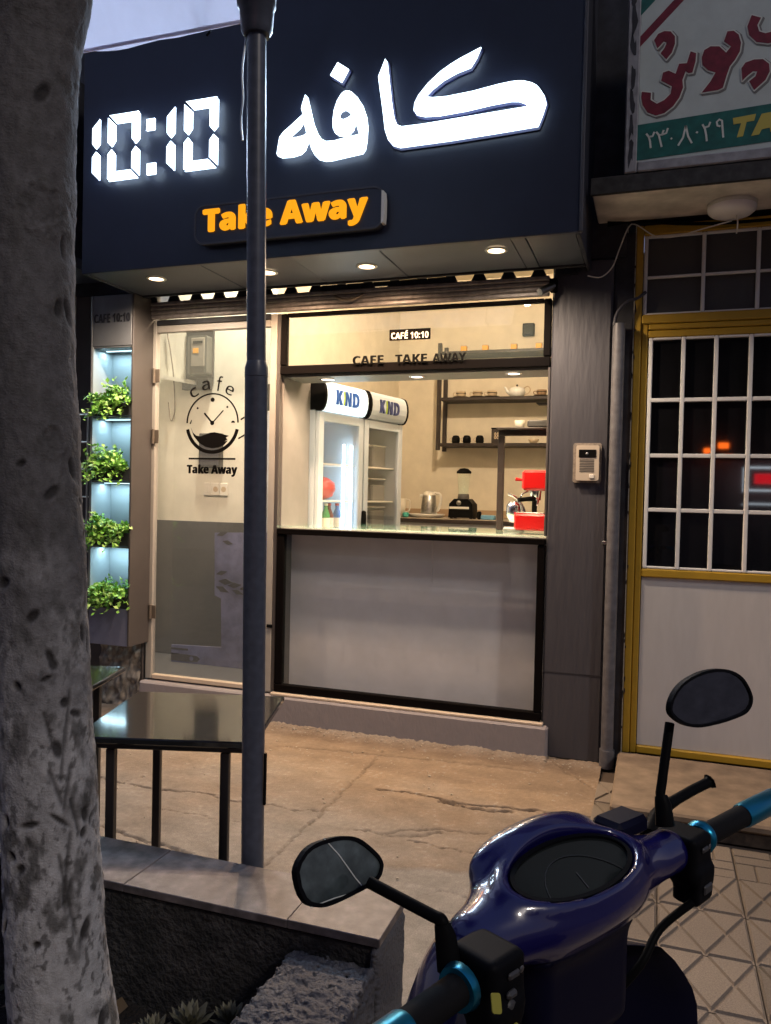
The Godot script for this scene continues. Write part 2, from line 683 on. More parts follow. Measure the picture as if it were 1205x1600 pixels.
func ground() -> void:
	# fine, cracked concrete apron before the shop
	var x0 := -3.4
	var z0 := 0.0
	var step := 0.0075
	var nx := 421
	var nz := 421
	var H := PackedFloat32Array()
	H.resize(nx * nz)
	var K := PackedFloat32Array()
	K.resize(nx * nz)
	var nn := FastNoiseLite.new()
	nn.seed = 21
	nn.frequency = 1.0
	nn.fractal_octaves = 4
	var cracks := [[[Vector2(-1.2919,0.8397),Vector2(-1.1812,0.8220),Vector2(-1.0674,0.8301),Vector2(-0.9343,0.8468),Vector2(-0.8356,0.8411),Vector2(-0.7720,0.8408),Vector2(-0.6451,0.8143),Vector2(-0.4899,0.8010),Vector2(-0.3672,0.7919),Vector2(-0.2295,0.7759)],0.03,0.01],
	[[Vector2(-0.9608,0.8576),Vector2(-0.8776,0.8669),Vector2(-0.7941,0.8838),Vector2(-0.6869,0.8733),Vector2(-0.6124,0.8593)],0.035,0.022],
	[[Vector2(-1.2294,1.3269),Vector2(-1.1167,1.3102),Vector2(-1.0141,1.2469),Vector2(-0.8802,1.1707),Vector2(-0.7885,1.1701),Vector2(-0.6729,1.1521)],0.012,0.012],
	[[Vector2(-1.0996,1.3247),Vector2(-0.9639,1.2840),Vector2(-0.8670,1.2091)],0.01,0.014],
	[[Vector2(-0.9768,1.3379),Vector2(-0.8441,1.3586),Vector2(-0.7139,1.3648),Vector2(-0.5840,1.3881)],0.018,0.006],
	[[Vector2(-1.4483,1.8564),Vector2(-1.4479,1.7153),Vector2(-1.4540,1.5167),Vector2(-1.4503,1.3724),Vector2(-1.4492,1.2094),Vector2(-1.4459,1.0041),Vector2(-1.4583,0.7530),Vector2(-1.4581,0.5080),Vector2(-1.4717,0.2400)],0.014,0.007],
	[[Vector2(-1.7084,1.2079),Vector2(-1.6214,1.2390),Vector2(-1.4553,1.1956),Vector2(-1.3768,1.1717)],0.014,0.006],
	[[Vector2(-2.7315,1.2328),Vector2(-2.5880,1.2525),Vector2(-2.4598,1.2571),Vector2(-2.2894,1.2615),Vector2(-2.0960,1.2181),Vector2(-1.9802,1.2418),Vector2(-1.7840,1.2473),Vector2(-1.7084,1.2079)],0.02,0.008],
	[[Vector2(-2.2923,1.7141),Vector2(-2.0247,1.7807),Vector2(-1.9514,1.7710),Vector2(-1.8649,1.7820),Vector2(-1.7773,1.7976)],0.015,0.012],
	[[Vector2(-2.0976,0.4169),Vector2(-1.7520,0.3591),Vector2(-1.4453,0.3277),Vector2(-1.1141,0.2830),Vector2(-0.8592,0.2677),Vector2(-0.5774,0.2493)],0.008,0.02],
	[[Vector2(-2.5647,1.3753),Vector2(-2.5496,1.2463),Vector2(-2.4859,1.1202)],0.01,0.005],
	[[Vector2(-2.2314,1.4723),Vector2(-1.9970,1.4570),Vector2(-1.7597,1.4607)],0.01,0.005],
	[[Vector2(-0.5316,0.0610),Vector2(-0.3691,0.2687),Vector2(-0.2237,0.4546),Vector2(-0.1639,0.6925)],0.012,0.008],
	[[Vector2(-0.8362,1.7905),Vector2(-0.7312,1.7181),Vector2(-0.5589,1.7164)],0.008,0.005],
	[[Vector2(-0.8279,1.8954),Vector2(-0.7505,1.9118),Vector2(-0.6270,1.8400)],0.006,0.006]]
	var jit := FastNoiseLite.new()
	jit.seed = 8
	jit.frequency = 9.0
	for c in cracks:
		for i in c[0].size() - 1:
			var a: Vector2 = c[0][i]
			var b: Vector2 = c[0][i + 1]
			var w: float = c[2] * 0.62
			var pad := w * 3.0 + 0.03
			var lo := Vector2(minf(a.x, b.x) - pad, minf(a.y, b.y) - pad)
			var hi := Vector2(maxf(a.x, b.x) + pad, maxf(a.y, b.y) + pad)
			for iz in range(maxi(0, int((lo.y - z0) / step)), mini(nz - 1, int((hi.y - z0) / step)) + 1):
				for ix in range(maxi(0, int((lo.x - x0) / step)), mini(nx - 1, int((hi.x - x0) / step)) + 1):
					var p := Vector2(x0 + ix * step, z0 + iz * step)
					var q := p + Vector2(jit.get_noise_2d(p.x, p.y), jit.get_noise_2d(p.x + 40.0, p.y)) * 0.022 + Vector2(jit.get_noise_2d(p.x * 4.0, p.y * 4.0), jit.get_noise_2d(p.x * 4.0 + 9.0, p.y * 4.0)) * 0.008
					var t := clampf((q - a).dot(b - a) / (b - a).length_squared(), 0.0, 1.0)
					var d := (q - a - (b - a) * t).length() / (w * (0.7 + 0.8 * absf(jit.get_noise_2d(q.x * 0.6, q.y * 0.6 + 30.0))))
					var s := exp(-d * d)
					var k := ix + iz * nx
					H[k] = minf(H[k], -c[1] * 1.2 * s)
					K[k] = maxf(K[k], s * clampf(c[1] / 0.014, 0.35, 1.0))
	var P := PackedVector3Array()
	var C := PackedColorArray()
	for iz in nz:
		var v := nz - 1 - iz
		for ix in nx:
			var x := x0 + ix * step
			var z := z0 + v * step
			var k := ix + v * nx
			var n1 := nn.get_noise_2d(x * 1.1, z * 1.6)
			var n2 := nn.get_noise_2d(x * 4.0 + 50.0, z * 6.0)
			var n3 := nn.get_noise_2d(x * 30.0, z * 30.0 + 70.0)
			var y := H[k] + n1 * 0.006 + n3 * 0.0012
			var foot := clampf(1.0 - (z - 0.05) / (0.13 + 0.05 * n2), 0.0, 1.0)
			if x > -0.55:
				foot *= 0.4
			y += foot * (0.02 + 0.012 * n2 + 0.01 * n3)
			# rusty earth colour by the kerb, pale grey cement nearer the street and to the left
			var rust := clampf(0.55 + 0.5 * n1 - (z - 0.75) * 0.75 + clampf((x + 2.4) * 0.25, -0.5, 0.4), 0.0, 1.0)
			var col := Color(0.29, 0.26, 0.225).lerp(Color(0.28, 0.2, 0.132), rust)
			var patch := clampf((z - (1.47 - 0.22 * (x + 0.45)) + 0.03 * n2) * 28.0, 0.0, 1.0) * clampf((x + 1.0) * 6.0 + 1.0 + n1, 0.0, 1.0)
			col = col.lerp(Color(0.29, 0.27, 0.24), patch * 0.9)
			if patch > 0.0:
				y -= 0.006 * patch
			col = col * (1.0 + 0.25 * n2 + 0.2 * n3)
			col = col.lerp(Color(0.34, 0.31, 0.27), foot * (0.5 + 0.4 * n2))
			if n3 > 0.42 and n2 > 0.1:
				col = col.lerp(Color(0.38, 0.36, 0.32), 0.6)
			col = col.lerp(Color(0.07, 0.045, 0.03), K[k] * 0.72)
			col.a = 1.0
			P.append(Vector3(x, y, z))
			C.append(col)
	setting("pavement", grid(nx, nz, P, C), M.ground)
	var g := MB.new()
	g.quad(Vector3(-60, -0.04, 60), Vector3(60, -0.04, 60), Vector3(60, -0.04, -60), Vector3(-60, -0.04, -60))
	setting("ground", g, mt(lin(0.2, 0.18, 0.16), 0.9, 0.0, "blotch", 0.6))
	var l := MB.new().box(Vector3(-12, -0.03, 0.0), Vector3(-3.4, -0.002, 6.0))
	l.box(Vector3(-3.4, -0.03, 3.15), Vector3(-0.26, -0.004, 6.0))
	setting("pavement", l, mt(lin(0.28, 0.24, 0.2), 0.9, 0.0, "blotch", 0.7))
	var road := MB.new().box(Vector3(-40, -0.035, 6.2), Vector3(40, -0.02, 11.0))
	setting("road", road, M.asphalt)
	# cast pavers with a star of grooves
	var bed := setting("paved_walk", MB.new().box(Vector3(-0.262, -0.035, 0.0), Vector3(3.2, -0.018, 6.0)), mt(lin(0.08, 0.06, 0.045), 1.0))
	var tones := []
	for i in 5:
		var v := 0.85 + 0.09 * i
		tones.append(mt(lin(0.24 * v, 0.2 * v, 0.16 * v), 0.85, 0.0, "speck", 2.0, "fine", 0.3))
	var star := paver_star()
	var bricky := paver_bricks()
	var T := 0.305
	var tr := RandomNumberGenerator.new()
	tr.seed = 3
	for r in 16:
		for c in 11:
			var z := 0.885 + T * (r - 2)
			if z > 4.7:
				continue
			var is_brick := r == 2
			var x := -0.26 + T * c
			if r < 2 and x > -0.2 and z < 0.75:
				continue
			var i := MeshInstance3D.new()
			i.mesh = bricky if is_brick else star
			i.material_override = tones[tr.randi() % 5]
			i.name = "paver"
			i.position = Vector3(x, tr.randf_range(-0.002, 0.002), z)
			i.rotation = Vector3(tr.randf_range(-0.006, 0.006), 0, tr.randf_range(-0.006, 0.006))
			bed.add_child(i, true)

func grit() -> void:
	var gr := RandomNumberGenerator.new()
	gr.seed = 12
	var st := SphereMesh.new()
	st.radius = 0.5
	st.height = 1.0
	st.radial_segments = 6
	st.rings = 3
	var mm := MultiMesh.new()
	mm.transform_format = MultiMesh.TRANSFORM_3D
	mm.mesh = st
	mm.instance_count = 420
	for i in 420:
		var near := gr.randf() < 0.6
		var p := Vector3(gr.randf_range(-3.2, -0.3), 0.004, 0.06 + absf(gr.randfn()) * (0.1 if near else 0.9))
		if near:
			p.y += 0.012
		var s := 0.004 + 0.01 * gr.randf() * gr.randf()
		mm.set_instance_transform(i, Transform3D(Basis.from_euler(Vector3(gr.randf() * 6.0, gr.randf() * 6.0, 0)).scaled(Vector3(s * 1.5, s * 0.6, s)), p))
	var mi := MultiMeshInstance3D.new()
	mi.multimesh = mm
	mi.material_override = mt(lin(0.36, 0.32, 0.26), 0.9)
	mi.name = "grit"
	mi.set_meta("kind", "stuff")
	mi.set_meta("label", "loose grit and small stones on the brown pavement along the kerb")
	mi.set_meta("category", "grit")
	add_child(mi, true)

func bevel_cell(mb: MB, poly: PackedVector2Array, y0: float, y1: float, inset: float) -> void:
	var a := Geometry2D.offset_polygon(poly, -inset)
	if a.is_empty() or a[0].size() < 3:
		return
	var low: PackedVector2Array = a[0]
	var b := Geometry2D.offset_polygon(low, -0.004)
	if b.is_empty():
		return
	var top: PackedVector2Array = b[0]
	var f := []
	for p in top:
		f.append(Vector3(p.x, y1, p.y))
	mb.facing(f, Vector3.UP)
	for i in low.size():
		var p := low[i]
		var q := low[(i + 1) % low.size()]
		var bp := top[0]
		var bq := top[0]
		for t in top:
			if t.distance_squared_to(p) < bp.distance_squared_to(p):
				bp = t
			if t.distance_squared_to(q) < bq.distance_squared_to(q):
				bq = t
		var n := Vector3((p.y - q.y), 0.5, (q.x - p.x))
		var mid := (p + q) / 2.0
		var cen := Vector2.ZERO
		for t in top:
			cen += t / top.size()
		n = Vector3(mid.x - cen.x, 0.02, mid.y - cen.y)
		mb.facing([Vector3(p.x, y0, p.y), Vector3(q.x, y0, q.y), Vector3(bq.x, y1, bq.y)], n)
		if bp.distance_squared_to(bq) > 1e-9:
			mb.facing([Vector3(p.x, y0, p.y), Vector3(bq.x, y1, bq.y), Vector3(bp.x, y1, bp.y)], n)

func paver_star() -> ArrayMesh:
	var T := 0.303
	var cells := [PackedVector2Array([Vector2(0, 0), Vector2(T, 0), Vector2(T, T), Vector2(0, T)])]
	for l in [[Vector2(0, 0), Vector2(T / 2, T)], [Vector2(T, 0), Vector2(T / 2, T)], [Vector2(0, T), Vector2(T / 2, 0)], [Vector2(T, T), Vector2(T / 2, 0)]]:
		var d: Vector2 = (l[1] - l[0]).normalized()
		var n := Vector2(-d.y, d.x)
		var next := []
		for c in cells:
			for s in [-1.0, 1.0]:
				var half := PackedVector2Array([l[0] - d, l[0] + d * 2.0, l[0] + d * 2.0 + n * s * 2.0, l[0] - d + n * s * 2.0])
				next.append_array(Geometry2D.intersect_polygons(c, half))
		cells = next
	var mb := MB.new()
	mb.box(Vector3(0.001, -0.016, 0.001), Vector3(T - 0.001, -0.008, T - 0.001))
	for c in cells:
		bevel_cell(mb, c, -0.008, 0.0, 0.004)
	return mb.done()

func paver_bricks() -> ArrayMesh:
	var T := 0.303
	var mb := MB.new()
	mb.box(Vector3(0.001, -0.016, 0.001), Vector3(T - 0.001, -0.008, T - 0.001))
	for b in 2:
		for a in 2:
			for k in 2:
				var h := T / 2.0
				var o := Vector2(a, b) * h
				var r := Rect2(o + (Vector2(0, k * h / 2.0) if (a + b) % 2 == 0 else Vector2(k * h / 2.0, 0)), Vector2(h, h / 2.0) if (a + b) % 2 == 0 else Vector2(h / 2.0, h))
				bevel_cell(mb, PackedVector2Array([r.position, r.position + Vector2(r.size.x, 0), r.end, r.position + Vector2(0, r.size.y)]), -0.008, 0.0, 0.002)
	return mb.done()

func buildings() -> void:
	var b := thing("cafe_building", "dark grey rendered cafe building with an open serving hatch and lit room inside", "building", Vector3(-2.0, 0, -2.0))
	part(b, "floor", nb(b).box(Vector3(-3.95, 0.1, -3.9), Vector3(-0.2, 0.188, -0.03)), M.grey_panel)
	part(b, "back_wall", nb(b).box(Vector3(-3.0, 0.188, -3.9), Vector3(-0.2, 3.85, -3.78)), M.cream_wall)
	part(b, "left_wall", nb(b).box(Vector3(-2.88, 0.188, -3.78), Vector3(-2.76, 3.85, -0.9)), M.cream_wall)
	part(b, "passage_wall", nb(b).box(Vector3(-4.05, 0.188, -0.9), Vector3(-2.76, 3.85, -0.8)), M.white_wall)
	part(b, "wainscot", nb(b).box(Vector3(-4.0, 0.19, -0.8), Vector3(-2.765, 1.26, -0.79), 0.002), M.grey_panel)
	part(b, "passage_side_wall", nb(b).box(Vector3(-4.05, 0.188, -0.8), Vector3(-3.95, 3.85, 0.0)), M.white_wall)
	part(b, "right_wall", nb(b).box(Vector3(-0.32, 0.188, -3.78), Vector3(-0.2, 3.85, -0.2)), M.cream_wall)
	part(b, "ceiling", nb(b).box(Vector3(-4.05, 3.85, -3.9), Vector3(-0.2, 3.97, -0.142)), M.cream_wall)
	part(b, "upper_wall", nb(b).box(Vector3(-4.05, 2.86, -0.14), Vector3(-0.2, 7.0, 0.0)), M.slate_dark)
	part(b, "left_pier", nb(b).box(Vector3(-3.95, 0.0, -0.14), Vector3(-3.335, 2.858, 0.0), 0.006), M.taupe)
	part(b, "pillar", nb(b).box(Vector3(-0.598, 0.0, -0.2), Vector3(-0.262, 2.858, 0.0), 0.012), M.slate)
	part(b, "pillar_return", nb(b).box(Vector3(-0.262, 0.0, -0.2), Vector3(-0.152, 3.0, -0.03), 0.004), M.slate_dark)
	part(b, "joint_strip", nb(b).box(Vector3(-0.596, 0.498, -0.002), Vector3(-0.265, 0.504, 0.002)), M.slate_dark)
	# kerb under the shop front, a little crumbled at its foot
	part(b, "kerb", nb(b).box(Vector3(-3.335, -0.02, -0.14), Vector3(-0.556, 0.186, 0.05), 0.012), M.kerb)
	part(b, "sill", nb(b).box(Vector3(-2.335, 0.187, -0.12), Vector3(-0.585, 0.204, 0.035), 0.004), M.sill)
	part(b, "hatch_jamb", nb(b).box(Vector3(-2.345, 0.19, -0.46), Vector3(-2.315, 2.3, -0.04), 0.003), M.jamb_grey)
	part(b, "hatch_soffit", nb(b).box(Vector3(-2.31, 2.25, -0.32), Vector3(-0.6, 2.30, -0.05), 0.003), M.jamb_grey)
	# broken masonry at the foot of the left pier
	var P := PackedVector3Array()
	var C := PackedColorArray()
	for v in 30:
		for u in 40:
			var x := -3.66 + 0.33 * u / 39.0
			var y := -0.02 + 0.47 * v / 29.0
			var h := N.get_noise_3d(x * 9.0, y * 9.0, 1.0) * 0.03 + N.get_noise_3d(x * 30.0, y * 30.0, 4.0) * 0.018
			P.append(Vector3(x, y, 0.045 + h - 0.02 * y) - b.position)
			var t := 0.3 + 0.25 * N.get_noise_2d(x * 20.0, y * 20.0)
			C.append(Color(t, t * 0.93, t * 0.82))
	part(b, "broken_masonry", grid(40, 30, P, C), M.ground)
	# row of openings of the corrugated deck above the shutter
	var comb := nb(b)
	var yA := 2.775
	var yB := 2.815
	comb.box(Vector3(-3.34, 2.815, 0.01), Vector3(-0.6, 2.86, 0.03))
	for i in 16:
		var xc := -3.206 + 0.1745 * i
		var xn := xc + 0.1745
		comb.prism([Vector2(xc + 0.042, yA), Vector2(xn - 0.042, yA), Vector2(xn - 0.062, yB), Vector2(xc + 0.062, yB)], 0.01, 0.03)
	comb.prism([Vector2(-3.34, yA), Vector2(-3.248, yA), Vector2(-3.268, yB), Vector2(-3.34, yB)], 0.01, 0.03)
	part(b, "corrugated_deck_edge", comb, M.slate_dark)
	for i in [7, 8, 9, 10, 11]:
		var xc: float = -3.206 + 0.1745 * i
		part(b, "blocked_deck_opening", nb(b).box(Vector3(xc - 0.06, yA + (0.0 if i != 9 else 0.012), -0.01), Vector3(xc + 0.055, yB, 0.008), 0.003), M.plastic_grey)

func cafe_front() -> void:
	# rolled-up shutter
	var s := thing("roller_shutter", "rolled up brown grey metal roller shutter above the glass door and hatch", "shutter", Vector3(-1.96, 2.66, 0.0))
	for k in 4:
		var y := 2.662 + 0.028 * k
		part(s, "slat", nb(s).box(Vector3(-3.325, y, 0.0 + 0.002 * (k % 2)), Vector3(-0.612, y + 0.026, 0.03 + 0.004 * k), 0.006), M.shutter)
	var hp := []
	for i in 9:
		var t := i / 8.0
		hp.append(Vector3(-1.93 + 0.19 * t, 2.73 - 0.035 * sin(PI * t), 0.05 + 0.02 * sin(PI * t)))
	part(s, "handle", nb(s).smooth(true).tube(hp, 0.009, 8), M.hinge)
	# glass door
	var d := thing("glass_door", "pale framed glass door with a black clock and coffee cup logo", "door", Vector3(-2.83, 0.19, 0.0))
	var dx0 := -3.318
	var dx1 := -2.352
	var stl := nb(d).box(Vector3(dx0, 0.197, -0.045), Vector3(dx0 + 0.05, 2.655, 0.0), 0.004)
	part(d, "hinge_stile", stl, M.door_frame)
	part(d, "lock_stile", nb(d).box(Vector3(dx1 - 0.045, 0.197, -0.045), Vector3(dx1, 2.655, 0.0), 0.004), M.door_frame)
	part(d, "top_rail", nb(d).box(Vector3(dx0 + 0.051, 2.575, -0.044), Vector3(dx1 - 0.046, 2.62, -0.001), 0.004), M.door_frame)
	part(d, "shutter_shade_strip", nb(d).box(Vector3(dx0 + 0.051, 2.622, -0.05), Vector3(dx1 - 0.046, 2.658, 0.004), 0.003), M.slate_dark)  # shade below the shutter, put in as a dark strip
	part(d, "bottom_rail", nb(d).box(Vector3(dx0 + 0.051, 0.197, -0.044), Vector3(dx1 - 0.046, 0.228, -0.001), 0.004), M.sill)
	part(d, "glass_panel", nb(d).box(Vector3(dx0 + 0.05, 0.228, -0.026), Vector3(dx1 - 0.045, 2.575, -0.02)), M.glass_door)
	for y in [2.28, 1.865, 0.66]:
		var h := part(d, "hinge", nb(d).box(Vector3(-3.315, y - 0.045, 0.001), Vector3(-3.235, y + 0.045, 0.008), 0.002), M.hinge)
		part(h, "hinge_pin", nb(d).smooth(true).tube([Vector3(-3.275, y - 0.05, 0.012), Vector3(-3.275, y + 0.05, 0.012)], 0.011, 8), M.hinge)
	part(d, "latch", nb(d).box(Vector3(dx1 - 0.03, 0.62, 0.0), Vector3(dx1 + 0.01, 0.64, 0.01), 0.002), M.black)
	var lg := nb(d)
	var cc := Vector2(-2.83, 1.957)
	lg.prism(arc_poly(cc, 0.19, 0.2, 0.0, PI, 28), -0.019, -0.016)
	lg.prism(arc_poly(cc, 0.183, 0.207, PI + 0.22, TAU - 0.22, 26), -0.019, -0.016)
	lg.prism(disc(cc + Vector2(0, 0.155), 0.015), -0.019, -0.016)
	for q in [[-0.115, 0.1, 0.007], [0.113, 0.105, 0.007]]:
		lg.prism(disc(cc + Vector2(q[0], q[1]), q[2], 10), -0.019, -0.016)
	lg.prism([cc + Vector2(-0.175, -0.005), cc + Vector2(-0.162, 0.022), cc + Vector2(-0.158, 0.02), cc + Vector2(-0.166, -0.006)], -0.019, -0.016)
	lg.prism(arc_poly(cc + Vector2(0.158, 0.0), 0.0, 0.014, 0.0, PI, 8), -0.019, -0.016)
	lg.prism(disc(cc, 0.015), -0.0185, -0.0155)
	lg.ribbon([cc, cc + Vector2(-0.062, 0.066)], 0.012, -0.019, -0.016)
	lg.ribbon([cc, cc + Vector2(0.083, 0.083)], 0.007, -0.019, -0.016)
	var wave := [Vector2(-0.165, -0.03), Vector2(-0.15, -0.062), Vector2(-0.125, -0.083), Vector2(-0.09, -0.09), Vector2(-0.05, -0.078), Vector2(-0.015, -0.065), Vector2(0.02, -0.062), Vector2(0.06, -0.07), Vector2(0.1, -0.08), Vector2(0.128, -0.086), Vector2(0.105, -0.098), Vector2(0.118, -0.112), Vector2(0.09, -0.125), Vector2(0.12, -0.118), Vector2(0.095, -0.145), Vector2(0.05, -0.165), Vector2(0.0, -0.17), Vector2(-0.05, -0.16), Vector2(-0.1, -0.132), Vector2(-0.14, -0.09)]
	var wp := []
	for v in wave:
		wp.append(cc + v)
	lg.prism(wp, -0.019, -0.016)
	lg.ribbon([cc + Vector2(0.215, 0.02), cc + Vector2(0.24, 0.034), cc + Vector2(0.275, 0.03)], 0.01, -0.019, -0.016)
	lg.ribbon([cc + Vector2(0.2, -0.105), cc + Vector2(0.24, -0.085), cc + Vector2(0.28, -0.06)], 0.01, -0.019, -0.016)
	lg.prism([Vector2(-3.008, 1.711), Vector2(-2.65, 1.711), Vector2(-2.65, 1.723), Vector2(-3.008, 1.723)], -0.019, -0.016)
	part(d, "clock_cup_logo", lg, M.decal)
	text(d, "logo_lettering", "Take Away", true, Vector3(-2.828, 1.638, -0.0175) - d.position, 0.382, 0.076, 0.003, M.decal, Basis(), "Droid Sans", 0.0028)
	for q in [["c", -0.145, 0.205, 0.5], ["a", -0.055, 0.252, 0.2], ["f", 0.05, 0.262, -0.15], ["e", 0.128, 0.215, -0.42]]:
		var hh := 0.062 if q[0] != "f" else 0.1
		text(d, "logo_lettering", q[0], false, Vector3(cc.x + q[1], cc.y + q[2], -0.0175) - d.position, 0.06 if q[0] != "f" else 0.04, hh, 0.003, M.decal, Basis(Vector3.BACK, q[3]))
	# post between door and window
	var f := thing("serving_window", "black framed serving window with clear transom pane over the open hatch", "window", Vector3(-1.46, 1.28, 0.0))
	part(f, "left_post", nb(f).box(Vector3(-2.35, 0.205, -0.04), Vector3(-2.325, 2.655, -0.002), 0.003), M.taupe)
	part(f, "frame_bar", nb(f).box(Vector3(-2.322, 2.262, -0.04), Vector3(-0.602, 2.318, 0.004), 0.004), M.black_frame)
	part(f, "frame_bar", nb(f).box(Vector3(-2.322, 2.322, -0.04), Vector3(-2.282, 2.652, 0.004), 0.004), M.black_frame)
	part(f, "frame_bar", nb(f).box(Vector3(-0.642, 2.322, -0.04), Vector3(-0.602, 2.652, 0.004), 0.004), M.black_frame)
	part(f, "frame_bar", nb(f).box(Vector3(-2.28, 2.632, -0.04), Vector3(-0.645, 2.654, 0.002), 0.004), M.black_frame)
	part(f, "transom_pane", nb(f).box(Vector3(-2.282, 2.318, -0.022), Vector3(-0.642, 2.632, -0.017)), M.glass)
	part(f, "side_trim", nb(f).box(Vector3(-0.612, 1.284, -0.04), Vector3(-0.599, 2.26, -0.004), 0.002), M.taupe)
	text(f, "lettering", "CAFE", true, Vector3(-1.715, 2.334, 0.012) - f.position, 0.2, 0.052, 0.012, M.black)
	text(f, "lettering", "TAKE", true, Vector3(-1.437, 2.333, 0.012) - f.position, 0.2, 0.052, 0.012, M.black)
	text(f, "lettering", "AWAY", true, Vector3(-1.198, 2.332, 0.012) - f.position, 0.205, 0.052, 0.012, M.black)
	var lab := part(f, "name_label", nb(f).box(Vector3(-1.588, 2.452, -0.0165), Vector3(-1.325, 2.52, -0.0145)), M.decal)
	text(lab, "lettering", "CAFÉ 10:10", true, Vector3(-1.4565, 2.486, -0.0135) - f.position, 0.24, 0.05, 0.002, M.plastic_white)
	# counter below the hatch
	var c := thing("serving_counter", "grey panelled serving counter in a black frame with glass top", "counter", Vector3(-1.46, 0.2, 0.0))
	part(c, "frame_bar", nb(c).box(Vector3(-2.322, 1.232, -0.04), Vector3(-0.602, 1.268, 0.012), 0.004), M.black_frame)
	part(c, "frame_bar", nb(c).box(Vector3(-2.322, 0.206, -0.04), Vector3(-0.602, 0.256, 0.008), 0.004), M.black_frame)
	part(c, "frame_bar", nb(c).box(Vector3(-2.322, 0.258, -0.04), Vector3(-2.27, 1.23, 0.006), 0.004), M.black_frame)
	part(c, "frame_bar", nb(c).box(Vector3(-0.645, 0.258, -0.04), Vector3(-0.602, 1.23, 0.006), 0.004), M.black_frame)
	part(c, "front_panel", nb(c).box(Vector3(-2.31, 0.21, -0.2), Vector3(-0.6, 1.262, -0.165)), M.counter_grey)
	part(c, "side_lining", nb(c).box(Vector3(-2.31, 0.21, -0.164), Vector3(-2.296, 1.262, -0.042)), M.taupe)
	part(c, "bottom_lining", nb(c).box(Vector3(-2.295, 0.208, -0.164), Vector3(-0.61, 0.216, -0.042)), M.taupe)
	part(c, "front_pane", nb(c).box(Vector3(-2.27, 0.256, -0.02), Vector3(-0.645, 1.232, -0.015)), M.glass)
	part(c, "worktop", nb(c).box(Vector3(-2.312, 1.264, -0.75), Vector3(-0.6, 1.274, -0.042)), M.plastic_white)
	part(c, "glass_top", nb(c).box(Vector3(-2.318, 1.276, -0.748), Vector3(-0.602, 1.288, 0.02), 0.003), M.glass_green)
	var beads := nb(c)
	for i in 22:
		beads.smooth(true).lathe([Vector2(0, -0.004), Vector2(0.004, 0), Vector2(0, 0.004)], 6, Transform3D(Basis(), Vector3(-1.29, 1.225 - 0.012 * i, -0.06)))
	part(c, "bead_chain", beads, M.chrome)
	# downlights in the hatch soffit
	var first: Node3D = null
	var places := [Vector3(-2.06, 2.249, -0.15), Vector3(-1.445, 2.249, -0.15), Vector3(-0.832, 2.249, -0.13)]
	var lb := ["small round downlight in the hatch soffit, above the fridges", "small round downlight in the hatch soffit, middle of its three", "small round downlight in the hatch soffit, beside the dark pillar"]
	for i in 3:
		if i == 0:
			first = thing("hatch_downlight", lb[0], "ceiling light", places[0], "downlights of the serving hatch")
			part(first, "ring", MB.new().smooth(true).lathe([Vector2(0.047, 0.0), Vector2(0.05, -0.004), Vector2(0.036, -0.005)], 24), M.chrome)
			part(first, "lens", MB.new().lathe([Vector2(0.0, -0.0035), Vector2(0.037, -0.0035)], 24), M.led_warm2)
		else:
			copy(first, places[i], lb[i])
		spot("hatch_lamp", places[i] + Vector3(0, -0.012, 0), Color(1.0, 0.88, 0.72), 0.9, 80.0)
	# little silver camera at the top of the pillar
	var k := thing("security_camera", "small silver bullet camera at the top of the hatch by the pillar", "camera", Vector3(-0.62, 2.69, 0.05))
	part(k, "body", MB.new().smooth(true).tube([Vector3(0.03, 0.02, 0.0), Vector3(-0.035, -0.03, 0.07)], 0.021, 12), M.steel)
	part(k, "bracket", MB.new().box(Vector3(0.01, -0.01, -0.05), Vector3(0.05, 0.06, 0.01), 0.004), M.black)
	# intercom on the pillar
	var it := thing("door_intercom", "beige intercom panel with camera window and call button on dark pillar", "intercom", Vector3(-0.378, 1.708, 0.002))
	part(it, "surround", MB.new().prism(rrect(-0.078, -0.112, 0.078, 0.112, 0.012), 0.0, 0.012), mt(lin(0.3, 0.26, 0.22), 0.7, 0.0, "smudge", 9.0))
	part(it, "plate", MB.new().prism(rrect(-0.06, -0.1, 0.066, 0.098, 0.01), 0.0125, 0.03), mt(lin(0.52, 0.45, 0.36), 0.4))
	part(it, "camera_window", MB.new().box(Vector3(-0.045, 0.03, 0.03), Vector3(0.05, 0.074, 0.034), 0.003), M.black)
	part(it, "camera_lens", MB.new().smooth(true).lathe([Vector2(0.008, 0), Vector2(0.006, 0.003), Vector2(0, 0.004)], 10, Transform3D(Basis(Vector3.RIGHT, PI / 2), Vector3(0.0, 0.05, 0.034))), M.steel)
	for i in 8:
		part(it, "speaker_slot", MB.new().box(Vector3(-0.04, 0.015 - 0.0095 * i, 0.03), Vector3(0.04, 0.019 - 0.0095 * i, 0.0315)), M.plastic_grey)
	part(it, "call_button", MB.new().box(Vector3(0.015, -0.088, 0.03), Vector3(0.042, -0.066, 0.035), 0.003), M.plastic_white)

